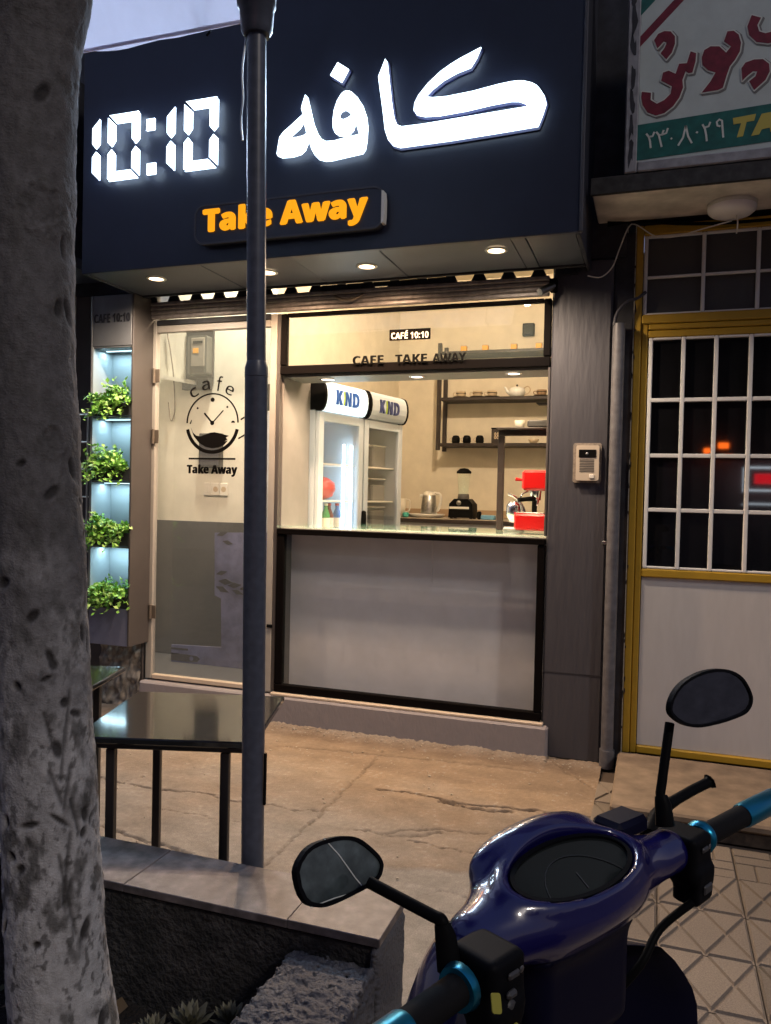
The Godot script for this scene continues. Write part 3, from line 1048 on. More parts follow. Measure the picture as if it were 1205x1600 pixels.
func sign_box() -> void:
	var s := thing("cafe_sign", "large dark navy box sign with glowing white 10:10 and Persian lettering", "sign", Vector3(-1.85, 2.79, 0.0))
	var x0 := -3.318
	var x1 := -0.388
	part(s, "face_panel", nb(s).box(Vector3(x0, 2.79, ZF - 0.03), Vector3(x1 + 0.012, 4.35, ZF), 0.003), M.navy)
	part(s, "side_panel", nb(s).box(Vector3(x1 - 0.02, 2.79, 0.002), Vector3(x1, 4.35, ZF - 0.032), 0.003), M.navy_side)
	part(s, "side_panel", nb(s).box(Vector3(x0, 2.79, 0.002), Vector3(x0 + 0.02, 4.35, ZF - 0.032), 0.003), M.navy_side)
	part(s, "edge_trim", nb(s).box(Vector3(x1 - 0.004, 2.79, ZF + 0.0005), Vector3(x1 + 0.014, 4.35, ZF + 0.008), 0.003), M.slate)
	part(s, "top_panel", nb(s).box(Vector3(x0, 4.352, 0.002), Vector3(x1, 4.37, ZF)), M.navy_side)
	var cuts := [x0 + 0.022, -2.52, -1.95, -1.43, -0.73, -0.655, x1 - 0.022]
	for i in cuts.size() - 1:
		part(s, "soffit_panel", nb(s).box(Vector3(cuts[i] + 0.002, 2.796 + 0.002 * (i % 2), 0.13), Vector3(cuts[i + 1] - 0.002, 2.812, ZF - 0.033), 0.002), M.soffit)
	part(s, "soffit_trim", nb(s).box(Vector3(x0 + 0.02, 2.785, 0.112), Vector3(x1 - 0.02, 2.82, 0.128), 0.003), M.slate_dark)
	# lit letters stand a little off the face
	var zl := ZF + 0.028
	var zr := ZF + 0.04
	var feh := [Vector2(-1.8397,3.6328),Vector2(-1.8256,3.6168),Vector2(-1.8167,3.5817),Vector2(-1.8066,3.5466),Vector2(-1.7863,3.4708),Vector2(-1.7634,3.4173),Vector2(-1.7411,3.3865),Vector2(-1.7130,3.3701),Vector2(-1.6672,3.3673),Vector2(-1.5947,3.3766),Vector2(-1.5248,3.3833),Vector2(-1.5473,3.4507),Vector2(-1.5565,3.4105),Vector2(-1.5770,3.3910),Vector2(-1.6070,3.3848),Vector2(-1.6373,3.3903),Vector2(-1.6620,3.4073),Vector2(-1.6748,3.4340),Vector2(-1.6770,3.4789),Vector2(-1.6709,3.5282),Vector2(-1.6538,3.5759),Vector2(-1.6303,3.6086),Vector2(-1.6154,3.6176),Vector2(-1.6004,3.6193),Vector2(-1.5853,3.6160),Vector2(-1.5701,3.6072),Vector2(-1.5395,3.5764),Vector2(-1.5086,3.5281),Vector2(-1.4865,3.4702),Vector2(-1.4781,3.4142),Vector2(-1.4807,3.3487),Vector2(-1.4884,3.3001),Vector2(-1.5028,3.2809),Vector2(-1.5863,3.2731),Vector2(-1.6770,3.2641),Vector2(-1.7137,3.2656),Vector2(-1.7509,3.2783),Vector2(-1.7762,3.3037),Vector2(-1.7956,3.3370),Vector2(-1.8089,3.3724),Vector2(-1.8167,3.3902),Vector2(-1.8212,3.3682),Vector2(-1.8330,3.3386),Vector2(-1.8576,3.3189),Vector2(-1.9078,3.3106),Vector2(-1.9714,3.3135),Vector2(-1.9973,3.3268),Vector2(-2.0027,3.3389),Vector2(-1.9954,3.3838),Vector2(-1.9880,3.4257),Vector2(-1.9649,3.4513),Vector2(-1.9180,3.4823),Vector2(-1.8684,3.5183),Vector2(-1.8511,3.5301),Vector2(-1.8618,3.5597),Vector2(-1.8573,3.5817)]
	var feh_holes := [[Vector2(-1.8458,3.4887),Vector2(-1.8275,3.4254),Vector2(-1.8473,3.4166),Vector2(-1.8849,3.4128),Vector2(-1.9355,3.4163),Vector2(-1.9042,3.4323),Vector2(-1.8671,3.4587)], [Vector2(-1.6398,3.4962),Vector2(-1.6281,3.5140),Vector2(-1.6071,3.5206),Vector2(-1.5888,3.5104),Vector2(-1.5715,3.4887),Vector2(-1.5911,3.4775),Vector2(-1.6150,3.4718),Vector2(-1.6345,3.4788)]]
	var kaf := [Vector2(-1.3895,3.7515),Vector2(-1.3787,3.7360),Vector2(-1.3669,3.6447),Vector2(-1.3511,3.5284),Vector2(-1.3360,3.4450),Vector2(-1.3178,3.4060),Vector2(-1.2916,3.3929),Vector2(-1.1765,3.3917),Vector2(-0.9527,3.3981),Vector2(-0.6451,3.4071),Vector2(-0.6594,3.4229),Vector2(-0.6909,3.4380),Vector2(-0.7302,3.4435),Vector2(-0.8249,3.4396),Vector2(-0.9535,3.4273),Vector2(-1.0934,3.4224),Vector2(-1.1689,3.4284),Vector2(-1.2116,3.4422),Vector2(-1.2292,3.4671),Vector2(-1.2258,3.5029),Vector2(-1.2055,3.5403),Vector2(-1.1562,3.5934),Vector2(-1.0906,3.6435),Vector2(-1.0416,3.6701),Vector2(-0.9929,3.6918),Vector2(-0.8868,3.7299),Vector2(-0.9073,3.6823),Vector2(-0.9362,3.6397),Vector2(-1.0075,3.6230),Vector2(-1.0728,3.5971),Vector2(-1.1302,3.5616),Vector2(-1.1689,3.5271),Vector2(-1.1291,3.5175),Vector2(-1.0541,3.5133),Vector2(-0.9234,3.5200),Vector2(-0.7956,3.5351),Vector2(-0.7327,3.5390),Vector2(-0.7014,3.5383),Vector2(-0.6701,3.5336),Vector2(-0.6311,3.5187),Vector2(-0.6076,3.5030),Vector2(-0.5917,3.4839),Vector2(-0.5678,3.4461),Vector2(-0.5577,3.4103),Vector2(-0.5731,3.3590),Vector2(-0.5946,3.3044),Vector2(-0.7894,3.2969),Vector2(-1.0320,3.2894),Vector2(-1.2976,3.2873),Vector2(-1.3369,3.3026),Vector2(-1.3637,3.3345),Vector2(-1.3824,3.3858),Vector2(-1.3981,3.4941),Vector2(-1.4187,3.6196),Vector2(-1.4259,3.6657),Vector2(-1.4077,3.7078)]
	part(s, "lit_letter", nb(s).prism(keyhole(feh, feh_holes), zl, zr), M.letter)
	part(s, "lit_letter", nb(s).prism([Vector2(-1.6553,3.7748),Vector2(-1.5928,3.7303),Vector2(-1.6317,3.6687),Vector2(-1.6965,3.7144)], zl, zr), M.letter)
	part(s, "lit_letter", nb(s).prism(kaf, zl, zr), M.letter)
	for q in [[keyhole(feh, feh_holes), 0.006], [kaf, 0.006], [[Vector2(-1.6553,3.7748),Vector2(-1.5928,3.7303),Vector2(-1.6317,3.6687),Vector2(-1.6965,3.7144)], 0.006]]:
		var big := Geometry2D.offset_polygon(PackedVector2Array(q[0]), q[1])
		if big.size() and q[0].size() < 66 and q[0] != keyhole(feh, feh_holes):
			part(s, "letter_return", nb(s).prism(Array(big[0]), ZF + 0.0005, ZF + 0.012), M.letter_side)
	var seg := func(xa: float, xb: float, ya: float, yb: float, which: Array) -> void:
		var w := xb - xa
		var h := yb - ya
		var t := 0.052
		var g := 0.009
		var ym := (ya + yb) / 2.0
		for k in which:
			var p := []
			match k:
				"a": p = [Vector2(xa + g, yb), Vector2(xb - g, yb), Vector2(xb - t - g, yb - t), Vector2(xa + t + g, yb - t)]
				"d": p = [Vector2(xa + g, ya), Vector2(xb - g, ya), Vector2(xb - t - g, ya + t), Vector2(xa + t + g, ya + t)]
				"f": p = [Vector2(xa, yb - g * 1.5), Vector2(xa + t, yb - t - g), Vector2(xa + t, ym + t * 0.75), Vector2(xa + t * 0.5, ym + g), Vector2(xa, ym + t * 0.65)]
				"e": p = [Vector2(xa, ya + g * 1.5), Vector2(xa + t, ya + t + g), Vector2(xa + t, ym - t * 0.75), Vector2(xa + t * 0.5, ym - g), Vector2(xa, ym - t * 0.65)]
				"b": p = [Vector2(xb, yb - g * 1.5), Vector2(xb - t, yb - t - g), Vector2(xb - t, ym + t * 0.75), Vector2(xb - t * 0.5, ym + g), Vector2(xb, ym + t * 0.65)]
				"c": p = [Vector2(xb, ya + g * 1.5), Vector2(xb - t, ya + t + g), Vector2(xb - t, ym - t * 0.75), Vector2(xb - t * 0.5, ym - g), Vector2(xb, ym - t * 0.65)]
			part(s, "lit_segment", nb(s).prism(p, zl, zr), M.letter)
	seg.call(-3.11, -2.89, 3.308, 3.69, ["a", "b", "c", "d", "e", "f"])
	seg.call(-2.59, -2.372, 3.308, 3.699, ["a", "b", "c", "d", "e", "f"])
	seg.call(-3.36, -3.168, 3.308, 3.69, ["b", "c"])
	seg.call(-2.86, -2.652, 3.308, 3.692, ["b", "c"])
	part(s, "lit_segment", nb(s).box(Vector3(-2.842, 3.57, zl), Vector3(-2.788, 3.634, zr)), M.letter)
	part(s, "lit_segment", nb(s).box(Vector3(-2.835, 3.316, zl), Vector3(-2.778, 3.38, zr)), M.letter)
	# orange take away plate
	var pl := part(s, "take_away_plate", nb(s).prism(rrect(-2.492, 2.882, -1.376, 3.09, 0.055), ZF + 0.0005, ZF + 0.06), M.navy, "raised dark plate with orange lit lettering")
	part(pl, "plate_rim", nb(s).prism(keyhole(rrect(-2.498, 2.876, -1.37, 3.096, 0.06), [rrect(-2.488, 2.886, -1.38, 3.086, 0.052)]), ZF + 0.04, ZF + 0.064), M.slate)
	part(pl, "plate_end_highlight", nb(s).prism([Vector2(-1.3835, 2.9), Vector2(-1.371, 2.905), Vector2(-1.368, 2.94), Vector2(-1.368, 3.03), Vector2(-1.372, 3.065), Vector2(-1.3835, 3.07)], ZF + 0.02, ZF + 0.066), M.plastic_white)  # lit right end of the plate, painted as a white crescent
	text(pl, "lit_lettering", "Take Away", true, Vector3(-1.948, 2.988, ZF + 0.068) - s.position, 0.97, 0.165, 0.012, M.orange_lit, Basis(), "Droid Sans", 0.005)
	area("sign_lettering_lamp", Vector3(-1.28, 3.5, ZF + 0.035), Color(0.78, 0.88, 1.0), 6.0, Vector2(1.3, 0.35), Vector3.BACK)
	area("sign_digits_lamp", Vector3(-2.8, 3.5, ZF + 0.035), Color(0.78, 0.88, 1.0), 5.5, Vector2(0.8, 0.38), Vector3.BACK)
	area("sign_orange_lamp", Vector3(-1.95, 2.99, ZF + 0.08), Color(1.0, 0.5, 0.08), 0.15, Vector2(0.95, 0.12), Vector3.BACK)
	# downlights
	var places := [Vector3(-2.935, 2.7955, 0.48), Vector3(-2.2, 2.7955, 0.43), Vector3(-1.59, 2.7955, 0.4), Vector3(-0.83, 2.7955, 0.5)]
	var lb := ["round downlight under the sign box, over the planter column and door", "round downlight under the sign box, close to the grey pole", "warm round downlight under the sign box, below the word Away", "round downlight under the sign box, by its end beside the neighbouring shop"]
	var first: Node3D = null
	for i in 4:
		if i == 0:
			first = thing("sign_downlight", lb[0], "ceiling light", places[0], "downlights under the sign box")
			part(first, "ring", MB.new().smooth(true).lathe([Vector2(0.058, 0.0), Vector2(0.061, -0.004), Vector2(0.045, -0.007)], 28), M.plastic_white)
			part(first, "lens", MB.new().lathe([Vector2(0.0, -0.004), Vector2(0.046, -0.004)], 28), M.led_warm)
		else:
			copy(first, places[i], lb[i])
		var warm := Color(1.0, 0.82, 0.65) if i in [1, 2] else Color(1.0, 0.89, 0.77)
		spot("sign_lamp", places[i] + Vector3(0, -0.02, 0), warm, 2.3, 84.0, Vector3.DOWN, 0.03, 0.75)

func planter_column() -> void:
	var u := thing("planter_column", "tall grey wall planter column with four lit niches", "planter", Vector3(-3.47, 0.45, 0.0))
	var x0 := -3.632
	var x1 := -3.29
	var zf := 0.22
	var tm := mt(lin(0.15, 0.16, 0.175), 0.45, 0.0, "plaster", 1.2)
	var niche_mat := mt(lin(0.32, 0.36, 0.385), 0.5)
	part(u, "side_panel", nb(u).box(Vector3(x1 - 0.016, 0.45, 0.002), Vector3(x1, 2.79, zf), 0.003), M.taupe)
	part(u, "side_panel", nb(u).box(Vector3(x0, 0.45, 0.002), Vector3(x0 + 0.012, 2.79, zf), 0.003), tm)
	part(u, "header_panel", nb(u).box(Vector3(x0 + 0.013, 2.452, 0.1), Vector3(x1 - 0.017, 2.79, zf - 0.002), 0.003), tm)
	part(u, "base_panel", nb(u).box(Vector3(x0 + 0.013, 0.45, 0.1), Vector3(x1 - 0.017, 0.7, zf - 0.002), 0.003), mt(lin(0.17, 0.18, 0.25), 0.4, 0.0, "plaster", 1.5))
	text(u, "lettering", "CAFE 10:10", true, Vector3(-3.462, 2.638, zf) - u.position, 0.285, 0.058, 0.006, M.slate_dark)
	part(u, "back_panel", nb(u).box(Vector3(x0 + 0.013, 0.7, 0.004), Vector3(x1 - 0.017, 2.452, 0.016)), niche_mat)
	part(u, "niche_lining", nb(u).box(Vector3(x0 + 0.0125, 0.7, 0.017), Vector3(x0 + 0.02, 2.45, zf - 0.004)), niche_mat)
	var tops := [2.452, 1.985, 1.553, 1.118]
	var bots := [1.985, 1.553, 1.118, 0.7]
	var names := ["topmost", "second from the top", "third from the top", "lowest"]
	var r2 := RandomNumberGenerator.new()
	r2.seed = 77
	for i in 4:
		part(u, "niche_shelf", nb(u).box(Vector3(x0 + 0.021, tops[i] - 0.012, 0.017), Vector3(x1 - 0.017, tops[i] - 0.001, zf - 0.006), 0.002), tm)
		part(u, "trough_front", nb(u).box(Vector3(x0 + 0.02, bots[i] + 0.002, zf - 0.02), Vector3(x1 - 0.018, bots[i] + 0.09, zf - 0.001), 0.003), M.slate_dark)
		part(u, "led_strip", nb(u).box(Vector3(x0 + 0.04, tops[i] - 0.0165, 0.1), Vector3(x1 - 0.03, tops[i] - 0.0125, 0.112)), glow(Color(0.8, 0.95, 1.0), 2.0))
		area("niche_lamp", Vector3(-3.46, tops[i] - 0.019, 0.106), Color(0.78, 0.94, 1.0), 0.11, Vector2(0.27, 0.02), Vector3.DOWN)
		# bushy plant
		var pb: float = bots[i] + 0.06
		var p := thing("niche_plant", "bright green leafy plant in the %s niche of the planter column" % names[i], "plant", Vector3(-3.46, pb, 0.13), "leafy plants of the planter column")
		var mb := MB.new()
		var stems := MB.new()
		var yl := 0.0
		for k in 96:
			var a := r2.randf() * TAU
			var side := (r2.randf() - 0.5) * 0.27
			var root := Vector3(side * 0.75, 0.01, (r2.randf() - 0.5) * 0.1)
			var tip := Vector3(side + cos(a) * 0.045, 0.035 + r2.randf() * 0.11 * (1.0 + 0.5 * sin(side * 14.0 + i * 2.0)) - absf(side) * 0.15, 0.03 + r2.randf() * 0.15)
			if r2.randf() < 0.3:
				tip.y -= 0.11
				tip.z += 0.05
			if i == 1:
				tip.x -= 0.03
			tip.y = maxf(tip.y, -0.1)
			tip.z = maxf(tip.z, -0.06)
			var mid := root.lerp(tip, 0.5) + Vector3(0, 0.03, 0.01)
			stems.col(Color(0.1, 0.16, 0.03))
			stems.tube([root, mid, tip], 0.0016, 3, false)
			for j in 9:
				var t := 0.35 + 0.65 * j / 8.0
				var c := root.lerp(mid, t * 2.0) if t < 0.5 else mid.lerp(tip, t * 2.0 - 1.0)
				leaf(mb, c, r2, 0.023 + r2.randf() * 0.017, yl)
		part(p, "foliage", mb, M.leaf)
		part(p, "stem", stems, M.leaf)

func leaf(mb: MB, c: Vector3, r: RandomNumberGenerator, l: float, _y: float) -> void:
	var d := Vector3(r.randf() - 0.5, r.randf() - 0.35, r.randf() - 0.2).normalized()
	var n := Vector3(r.randf() - 0.5, r.randf() + 0.2, r.randf() - 0.1).normalized()
	var s := d.cross(n).normalized() * l * 0.36
	n = s.cross(d).normalized()
	var g := 0.75 + 0.5 * r.randf()
	mb.col(Color(0.19 * g, 0.45 * g, 0.07 * g) if r.randf() < 0.6 else Color(0.32 * g, 0.55 * g, 0.14 * g))
	var m := c + d * l * 0.5 - n * l * 0.08
	var e := c + d * l - n * l * 0.2
	mb.tri(c, m + s, e)
	mb.tri(c, e, m - s)

func interior() -> void:
	# ceiling light of the cafe, and one added to brighten the passage
	var cl := thing("cafe_ceiling_light", "round ceiling light of the cafe room above the back worktop", "ceiling light", Vector3(-1.3, 3.85, -1.1))
	part(cl, "housing", MB.new().smooth(true).lathe([Vector2(0.0, -0.04), Vector2(0.13, -0.04), Vector2(0.14, -0.0), Vector2(0, 0)], 28), M.plastic_white)
	part(cl, "lens", MB.new().lathe([Vector2(0.0, -0.043), Vector2(0.12, -0.043)], 28), M.led_warm2)
	omni("cafe_lamp", Vector3(-1.3, 3.74, -1.1), Color(1.0, 0.88, 0.73), 4.7, 0.06)
	var pl := thing("added_passage_light", "round ceiling light added behind the glass door to brighten the passage", "ceiling light", Vector3(-3.0, 3.85, -0.4))
	part(pl, "housing", MB.new().smooth(true).lathe([Vector2(0.0, -0.04), Vector2(0.1, -0.04), Vector2(0.11, -0.0), Vector2(0, 0)], 28), M.plastic_white)
	part(pl, "lens", MB.new().lathe([Vector2(0.0, -0.043), Vector2(0.09, -0.043)], 28), M.led_warm2)
	spot("passage_fill_lamp", Vector3(-3.0, 3.79, -0.4), Color(1.0, 0.95, 0.84), 6.8, 80.0, Vector3.DOWN, 0.08)  # unseen lamp added to brighten the passage
	# wall shelf
	var s := thing("wall_shelf", "dark brown open wall shelf of three boards above the worktop", "shelf", Vector3(-1.3, 2.05, -3.63))
	for y in [2.03, 2.51, 2.995]:
		part(s, "board", nb(s).box(Vector3(-2.19, y, -3.775), Vector3(-0.4, y + 0.035, -3.48), 0.004), M.brown_shelf)
	for z in [-3.76, -3.5]:
		part(s, "upright", nb(s).box(Vector3(-2.235, 1.99, z - 0.016), Vector3(-2.192, 3.12, z + 0.016), 0.003), M.brown_shelf)
		part(s, "upright", nb(s).box(Vector3(-0.44, 1.99, z - 0.016), Vector3(-0.4, 2.028, z + 0.016), 0.003), M.brown_shelf)
	for q in [["beige coffee cup on saucer, at the free end of the upper shelf", -2.0], ["beige coffee cup on saucer, second along the upper shelf", -1.82], ["beige coffee cup on saucer, next to the white teapot", -1.665], ["brownish coffee cup on saucer, between the teapot and the pillar", -1.15]]:
		var c := thing("coffee_cup", q[0], "cup", Vector3(q[1], 2.546, -3.6), "cups on the upper wall shelf")
		var cm: Material = M.cup_beige if q[1] != -1.15 else mt(lin(0.3, 0.2, 0.12), 0.3)
		part(c, "saucer", MB.new().smooth(true).lathe([Vector2(0, 0), Vector2(0.045, 0), Vector2(0.085, 0.012), Vector2(0.083, 0.015), Vector2(0.04, 0.006), Vector2(0, 0.006)], 24), M.brown_shelf)
		part(c, "bowl", MB.new().smooth(true).lathe([Vector2(0, 0.007), Vector2(0.036, 0.007), Vector2(0.05, 0.03), Vector2(0.052, 0.072), Vector2(0.049, 0.072), Vector2(0.046, 0.03), Vector2(0, 0.012)], 24), cm)
		part(c, "handle", MB.new().smooth(true).tube(curve([Vector3(-0.048, 0.06, 0.01), Vector3(-0.078, 0.055, 0.02), Vector3(-0.074, 0.03, 0.02), Vector3(-0.046, 0.025, 0.01)], 4), 0.005, 6), cm)
		part(c, "band", MB.new().smooth(true).lathe([Vector2(0.0528, 0.046), Vector2(0.0528, 0.054)], 24), M.decal)
	var t := thing("teapot", "round white porcelain teapot on the upper wall shelf", "teapot", Vector3(-1.405, 2.546, -3.6))
	part(t, "body", MB.new().smooth(true).lathe([Vector2(0, 0), Vector2(0.05, 0), Vector2(0.075, 0.02), Vector2(0.088, 0.055), Vector2(0.075, 0.092), Vector2(0.04, 0.108), Vector2(0, 0.112)], 28), M.porcelain)
	part(t, "lid_knob", MB.new().smooth(true).lathe([Vector2(0, 0.11), Vector2(0.006, 0.114), Vector2(0.014, 0.128), Vector2(0, 0.138)], 14), M.brown_shelf)
	part(t, "spout", MB.new().smooth(true).tube(curve([Vector3(-0.07, 0.04, 0), Vector3(-0.105, 0.07, 0), Vector3(-0.118, 0.1, 0), Vector3(-0.135, 0.108, 0)], 4), [0.022, 0.02, 0.018, 0.016, 0.014, 0.013, 0.012, 0.011, 0.01, 0.009, 0.008, 0.008, 0.007], 8), M.porcelain)
	part(t, "handle", MB.new().smooth(true).tube(curve([Vector3(0.068, 0.09, 0), Vector3(0.11, 0.115, 0), Vector3(0.135, 0.085, 0), Vector3(0.12, 0.045, 0), Vector3(0.08, 0.03, 0)], 4), 0.007, 7), M.cup_beige)
	var i := 0
	for q in [["black mug at the free end of the lower shelf", -2.045], ["black mug in the middle of three on the lower shelf", -1.925], ["black mug on the lower shelf, nearest the dark tin", -1.785]]:
		var c := thing("black_mug", q[0], "mug", Vector3(q[1], 2.066, -3.6), "black mugs on the lower wall shelf")
		part(c, "body", MB.new().smooth(true).lathe([Vector2(0, 0.001), Vector2(0.035, 0.001), Vector2(0.044, 0.02), Vector2(0.043, 0.06), Vector2(0.03, 0.085), Vector2(0.0, 0.09)], 20), M.black)
		part(c, "handle", MB.new().smooth(true).tube(curve([Vector3(-0.035, 0.065, 0.01), Vector3(-0.062, 0.05, 0.015), Vector3(-0.055, 0.025, 0.015), Vector3(-0.04, 0.02, 0.01)], 4), 0.0045, 6), M.cup_beige)
		i += 1
	var tin := thing("coffee_tin", "dark printed tin on the lower wall shelf behind the metal rack", "tin", Vector3(-1.6, 2.066, -3.6))
	part(tin, "body", MB.new().box(Vector3(-0.055, 0, -0.04), Vector3(0.055, 0.15, 0.04), 0.004), M.brown_shelf)
	part(tin, "lid", MB.new().box(Vector3(-0.06, 0.151, -0.045), Vector3(0.06, 0.165, 0.045), 0.004), M.black)
	text(tin, "print", "88", true, Vector3(0, 0.08, 0.0415), 0.05, 0.07, 0.002, M.cup_beige)
	var gl := thing("shelf_bowl", "small pale bowl on the lower wall shelf near the rack", "bowl", Vector3(-1.22, 2.066, -3.6))
	part(gl, "body", MB.new().smooth(true).lathe([Vector2(0, 0.0), Vector2(0.03, 0.0), Vector2(0.06, 0.045), Vector2(0.057, 0.046), Vector2(0.028, 0.006), Vector2(0, 0.005)], 20), M.cup_beige)
	for q in [["small orange box at the free end of the top shelf", -1.97], ["small orange box on the top shelf, second along", -1.74], ["small orange box on the top shelf, third along", -1.44], ["small orange box on the top shelf nearest the pillar", -1.185]]:
		var ob := thing("orange_box", q[0], "box", Vector3(q[1], 3.031, -3.56), "small orange boxes on the top shelf")
		part(ob, "carton", MB.new().box(Vector3(-0.03, 0, -0.03), Vector3(0.03, 0.055, 0.03), 0.002), M.orange)
		part(ob, "lid", MB.new().box(Vector3(-0.031, 0.0555, -0.031), Vector3(0.031, 0.064, 0.031), 0.002), M.cup_beige)
	var spk := thing("wall_speaker", "small square black box speaker high on the cream back wall", "speaker", Vector3(-1.325, 3.275, -3.78))
	part(spk, "case", MB.new().box(Vector3(-0.062, -0.065, 0.0), Vector3(0.062, 0.065, 0.05), 0.006), M.black)
	part(spk, "grille", MB.new().box(Vector3(-0.05, -0.053, 0.0505), Vector3(0.05, 0.053, 0.054), 0.002), M.black_matte)
	# back worktop
	var w := thing("back_worktop", "long worktop with dark front edge along the cream back wall", "worktop", Vector3(-1.5, 0.19, -3.4))
	part(w, "cabinet", nb(w).box(Vector3(-2.755, 0.19, -3.775), Vector3(-0.33, 1.24, -3.0)), M.counter_grey)
	part(w, "top", nb(w).box(Vector3(-2.755, 1.242, -3.775), Vector3(-0.33, 1.278, -2.962), 0.004), mt(lin(0.4, 0.34, 0.27), 0.4, 0.0, "smudge", 2.0))
	part(w, "front_edge", nb(w).box(Vector3(-2.755, 1.232, -2.96), Vector3(-0.33, 1.272, -2.945), 0.003), M.brown_shelf)
	part(w, "splashback", nb(w).box(Vector3(-2.755, 1.28, -3.778), Vector3(-0.33, 1.36, -3.765), 0.002), mt(lin(0.38, 0.27, 0.17), 0.5))
	var ke := thing("electric_kettle", "cream and steel electric kettle on the back worktop", "kettle", Vector3(-2.24, 1.318, -3.3))
	part(ke, "body", MB.new().smooth(true).lathe([Vector2(0, 0.0), Vector2(0.085, 0.0), Vector2(0.087, 0.02), Vector2(0.078, 0.1), Vector2(0.066, 0.19), Vector2(0.055, 0.2), Vector2(0, 0.215)], 26), M.steel)
	part(ke, "lid", MB.new().smooth(true).lathe([Vector2(0.068, 0.19), Vector2(0.062, 0.215), Vector2(0.03, 0.232), Vector2(0, 0.236)], 26), M.plastic_white)
	part(ke, "handle", MB.new().smooth(true).tube(curve([Vector3(0.05, 0.215, 0), Vector3(0.115, 0.2, 0), Vector3(0.125, 0.12, 0), Vector3(0.1, 0.04, 0), Vector3(0.075, 0.03, 0)], 5), 0.014, 8), M.plastic_white)
	part(ke, "spout", MB.new().box(Vector3(-0.1, 0.165, -0.02), Vector3(-0.06, 0.2, 0.02), 0.008), M.plastic_white)
	var tr := solo("serving_tray", "flat cream tray under the electric kettle", "tray", Vector3(-2.27, 1.279, -3.3), MB.new(), M.plastic_white)
	tr.mesh = MB.new().smooth(true).lathe([Vector2(0, 0), Vector2(0.16, 0.0), Vector2(0.2, 0.03), Vector2(0.195, 0.036), Vector2(0.15, 0.036), Vector2(0, 0.036)], 26).done()
	var jg := thing("plastic_jug", "frosted clear plastic jug on the worktop beside the fridge", "jug", Vector3(-2.52, 1.279, -3.12))
	var jm := mt(lin(0.6, 0.56, 0.48), 0.35)
	part(jg, "body", MB.new().smooth(true).lathe([Vector2(0, 0.0), Vector2(0.068, 0.0), Vector2(0.085, 0.19), Vector2(0.082, 0.19), Vector2(0.066, 0.006), Vector2(0, 0.006)], 22), jm)
	part(jg, "handle", MB.new().smooth(true).tube(curve([Vector3(0.08, 0.18, 0), Vector3(0.125, 0.165, 0), Vector3(0.12, 0.07, 0), Vector3(0.074, 0.05, 0)], 5), 0.008, 7), jm)
	part(jg, "spoon", MB.new().smooth(true).tube([Vector3(0.03, 0.1, 0), Vector3(-0.09, 0.24, 0.02)], 0.007, 6), M.steel)
	var cb := thing("green_cloth", "small teal sponge beside the plastic jug", "sponge", Vector3(-2.42, 1.279, -3.08))
	part(cb, "pad", MB.new().box(Vector3(-0.03, 0, -0.03), Vector3(0.03, 0.05, 0.03), 0.012), mt(lin(0.05, 0.3, 0.25), 0.9))
	var kb := thing("knife_block", "steel knife block with a tall dark handle beside the fridge", "knife block", Vector3(-2.62, 1.279, -3.2))
	part(kb, "block", MB.new().box(Vector3(-0.045, 0, -0.05), Vector3(0.045, 0.33, 0.05), 0.01), M.steel)
	part(kb, "knife_handle", MB.new().box(Vector3(0.005, 0.331, -0.02), Vector3(0.045, 0.5, 0.015), 0.006), M.brown_shelf)
	part(kb, "knife_handle", MB.new().box(Vector3(-0.04, 0.331, -0.02), Vector3(-0.012, 0.36, 0.015), 0.006), M.brown_shelf)
	var bl := thing("blender", "black blender with clear jar on the back worktop", "blender", Vector3(-1.84, 1.279, -3.15))
	part(bl, "base", MB.new().prism([Vector2(-0.125, 0.012), Vector2(0.125, 0.012), Vector2(0.118, 0.15), Vector2(0.07, 0.2), Vector2(-0.07, 0.2), Vector2(-0.118, 0.15)], -0.11, 0.11), M.black)
	part(bl, "trim_band", MB.new().box(Vector3(-0.115, 0.1, 0.111), Vector3(0.085, 0.122, 0.116), 0.003), M.plastic_white)
	part(bl, "dial", MB.new().smooth(true).lathe([Vector2(0.025, 0), Vector2(0.022, 0.012), Vector2(0, 0.013)], 18, Transform3D(Basis(Vector3.RIGHT, PI / 2), Vector3(-0.02, 0.16, 0.11))), M.steel)
	for q in [Vector3(-0.1, 0, -0.08), Vector3(0.1, 0, -0.08), Vector3(-0.1, 0, 0.08), Vector3(0.1, 0, 0.08)]:
		part(bl, "foot", MB.new().box(q - Vector3(0.015, 0, 0.015), q + Vector3(0.015, 0.011, 0.015), 0.003), M.black_matte)
	part(bl, "collar", MB.new().smooth(true).lathe([Vector2(0.06, 0.2), Vector2(0.055, 0.245), Vector2(0.05, 0.25)], 18), M.plastic_grey)
	part(bl, "jar", MB.new().smooth(true).lathe([Vector2(0.048, 0.25), Vector2(0.068, 0.455)], 20), M.glass_green)
	part(bl, "lid", MB.new().smooth(true).lathe([Vector2(0.0, 0.455), Vector2(0.074, 0.456), Vector2(0.074, 0.475), Vector2(0.04, 0.505), Vector2(0, 0.512)], 20), M.black)
	var cs := thing("card_reader", "small blue and grey card reader beside the blender", "card reader", Vector3(-1.6, 1.279, -3.1))
	part(cs, "body", MB.new().box(Vector3(-0.04, 0, -0.04), Vector3(0.1, 0.045, 0.04), 0.008), mt(lin(0.12, 0.28, 0.42), 0.4))
	part(cs, "stand", MB.new().box(Vector3(-0.08, 0, -0.03), Vector3(-0.045, 0.08, 0.03), 0.01), M.black)
	# dark rack and machines on the serving counter
	var r := thing("metal_rack", "dark square tube rack standing on the serving counter by the pillar", "rack", Vector3(-0.65, 1.289, -0.5))
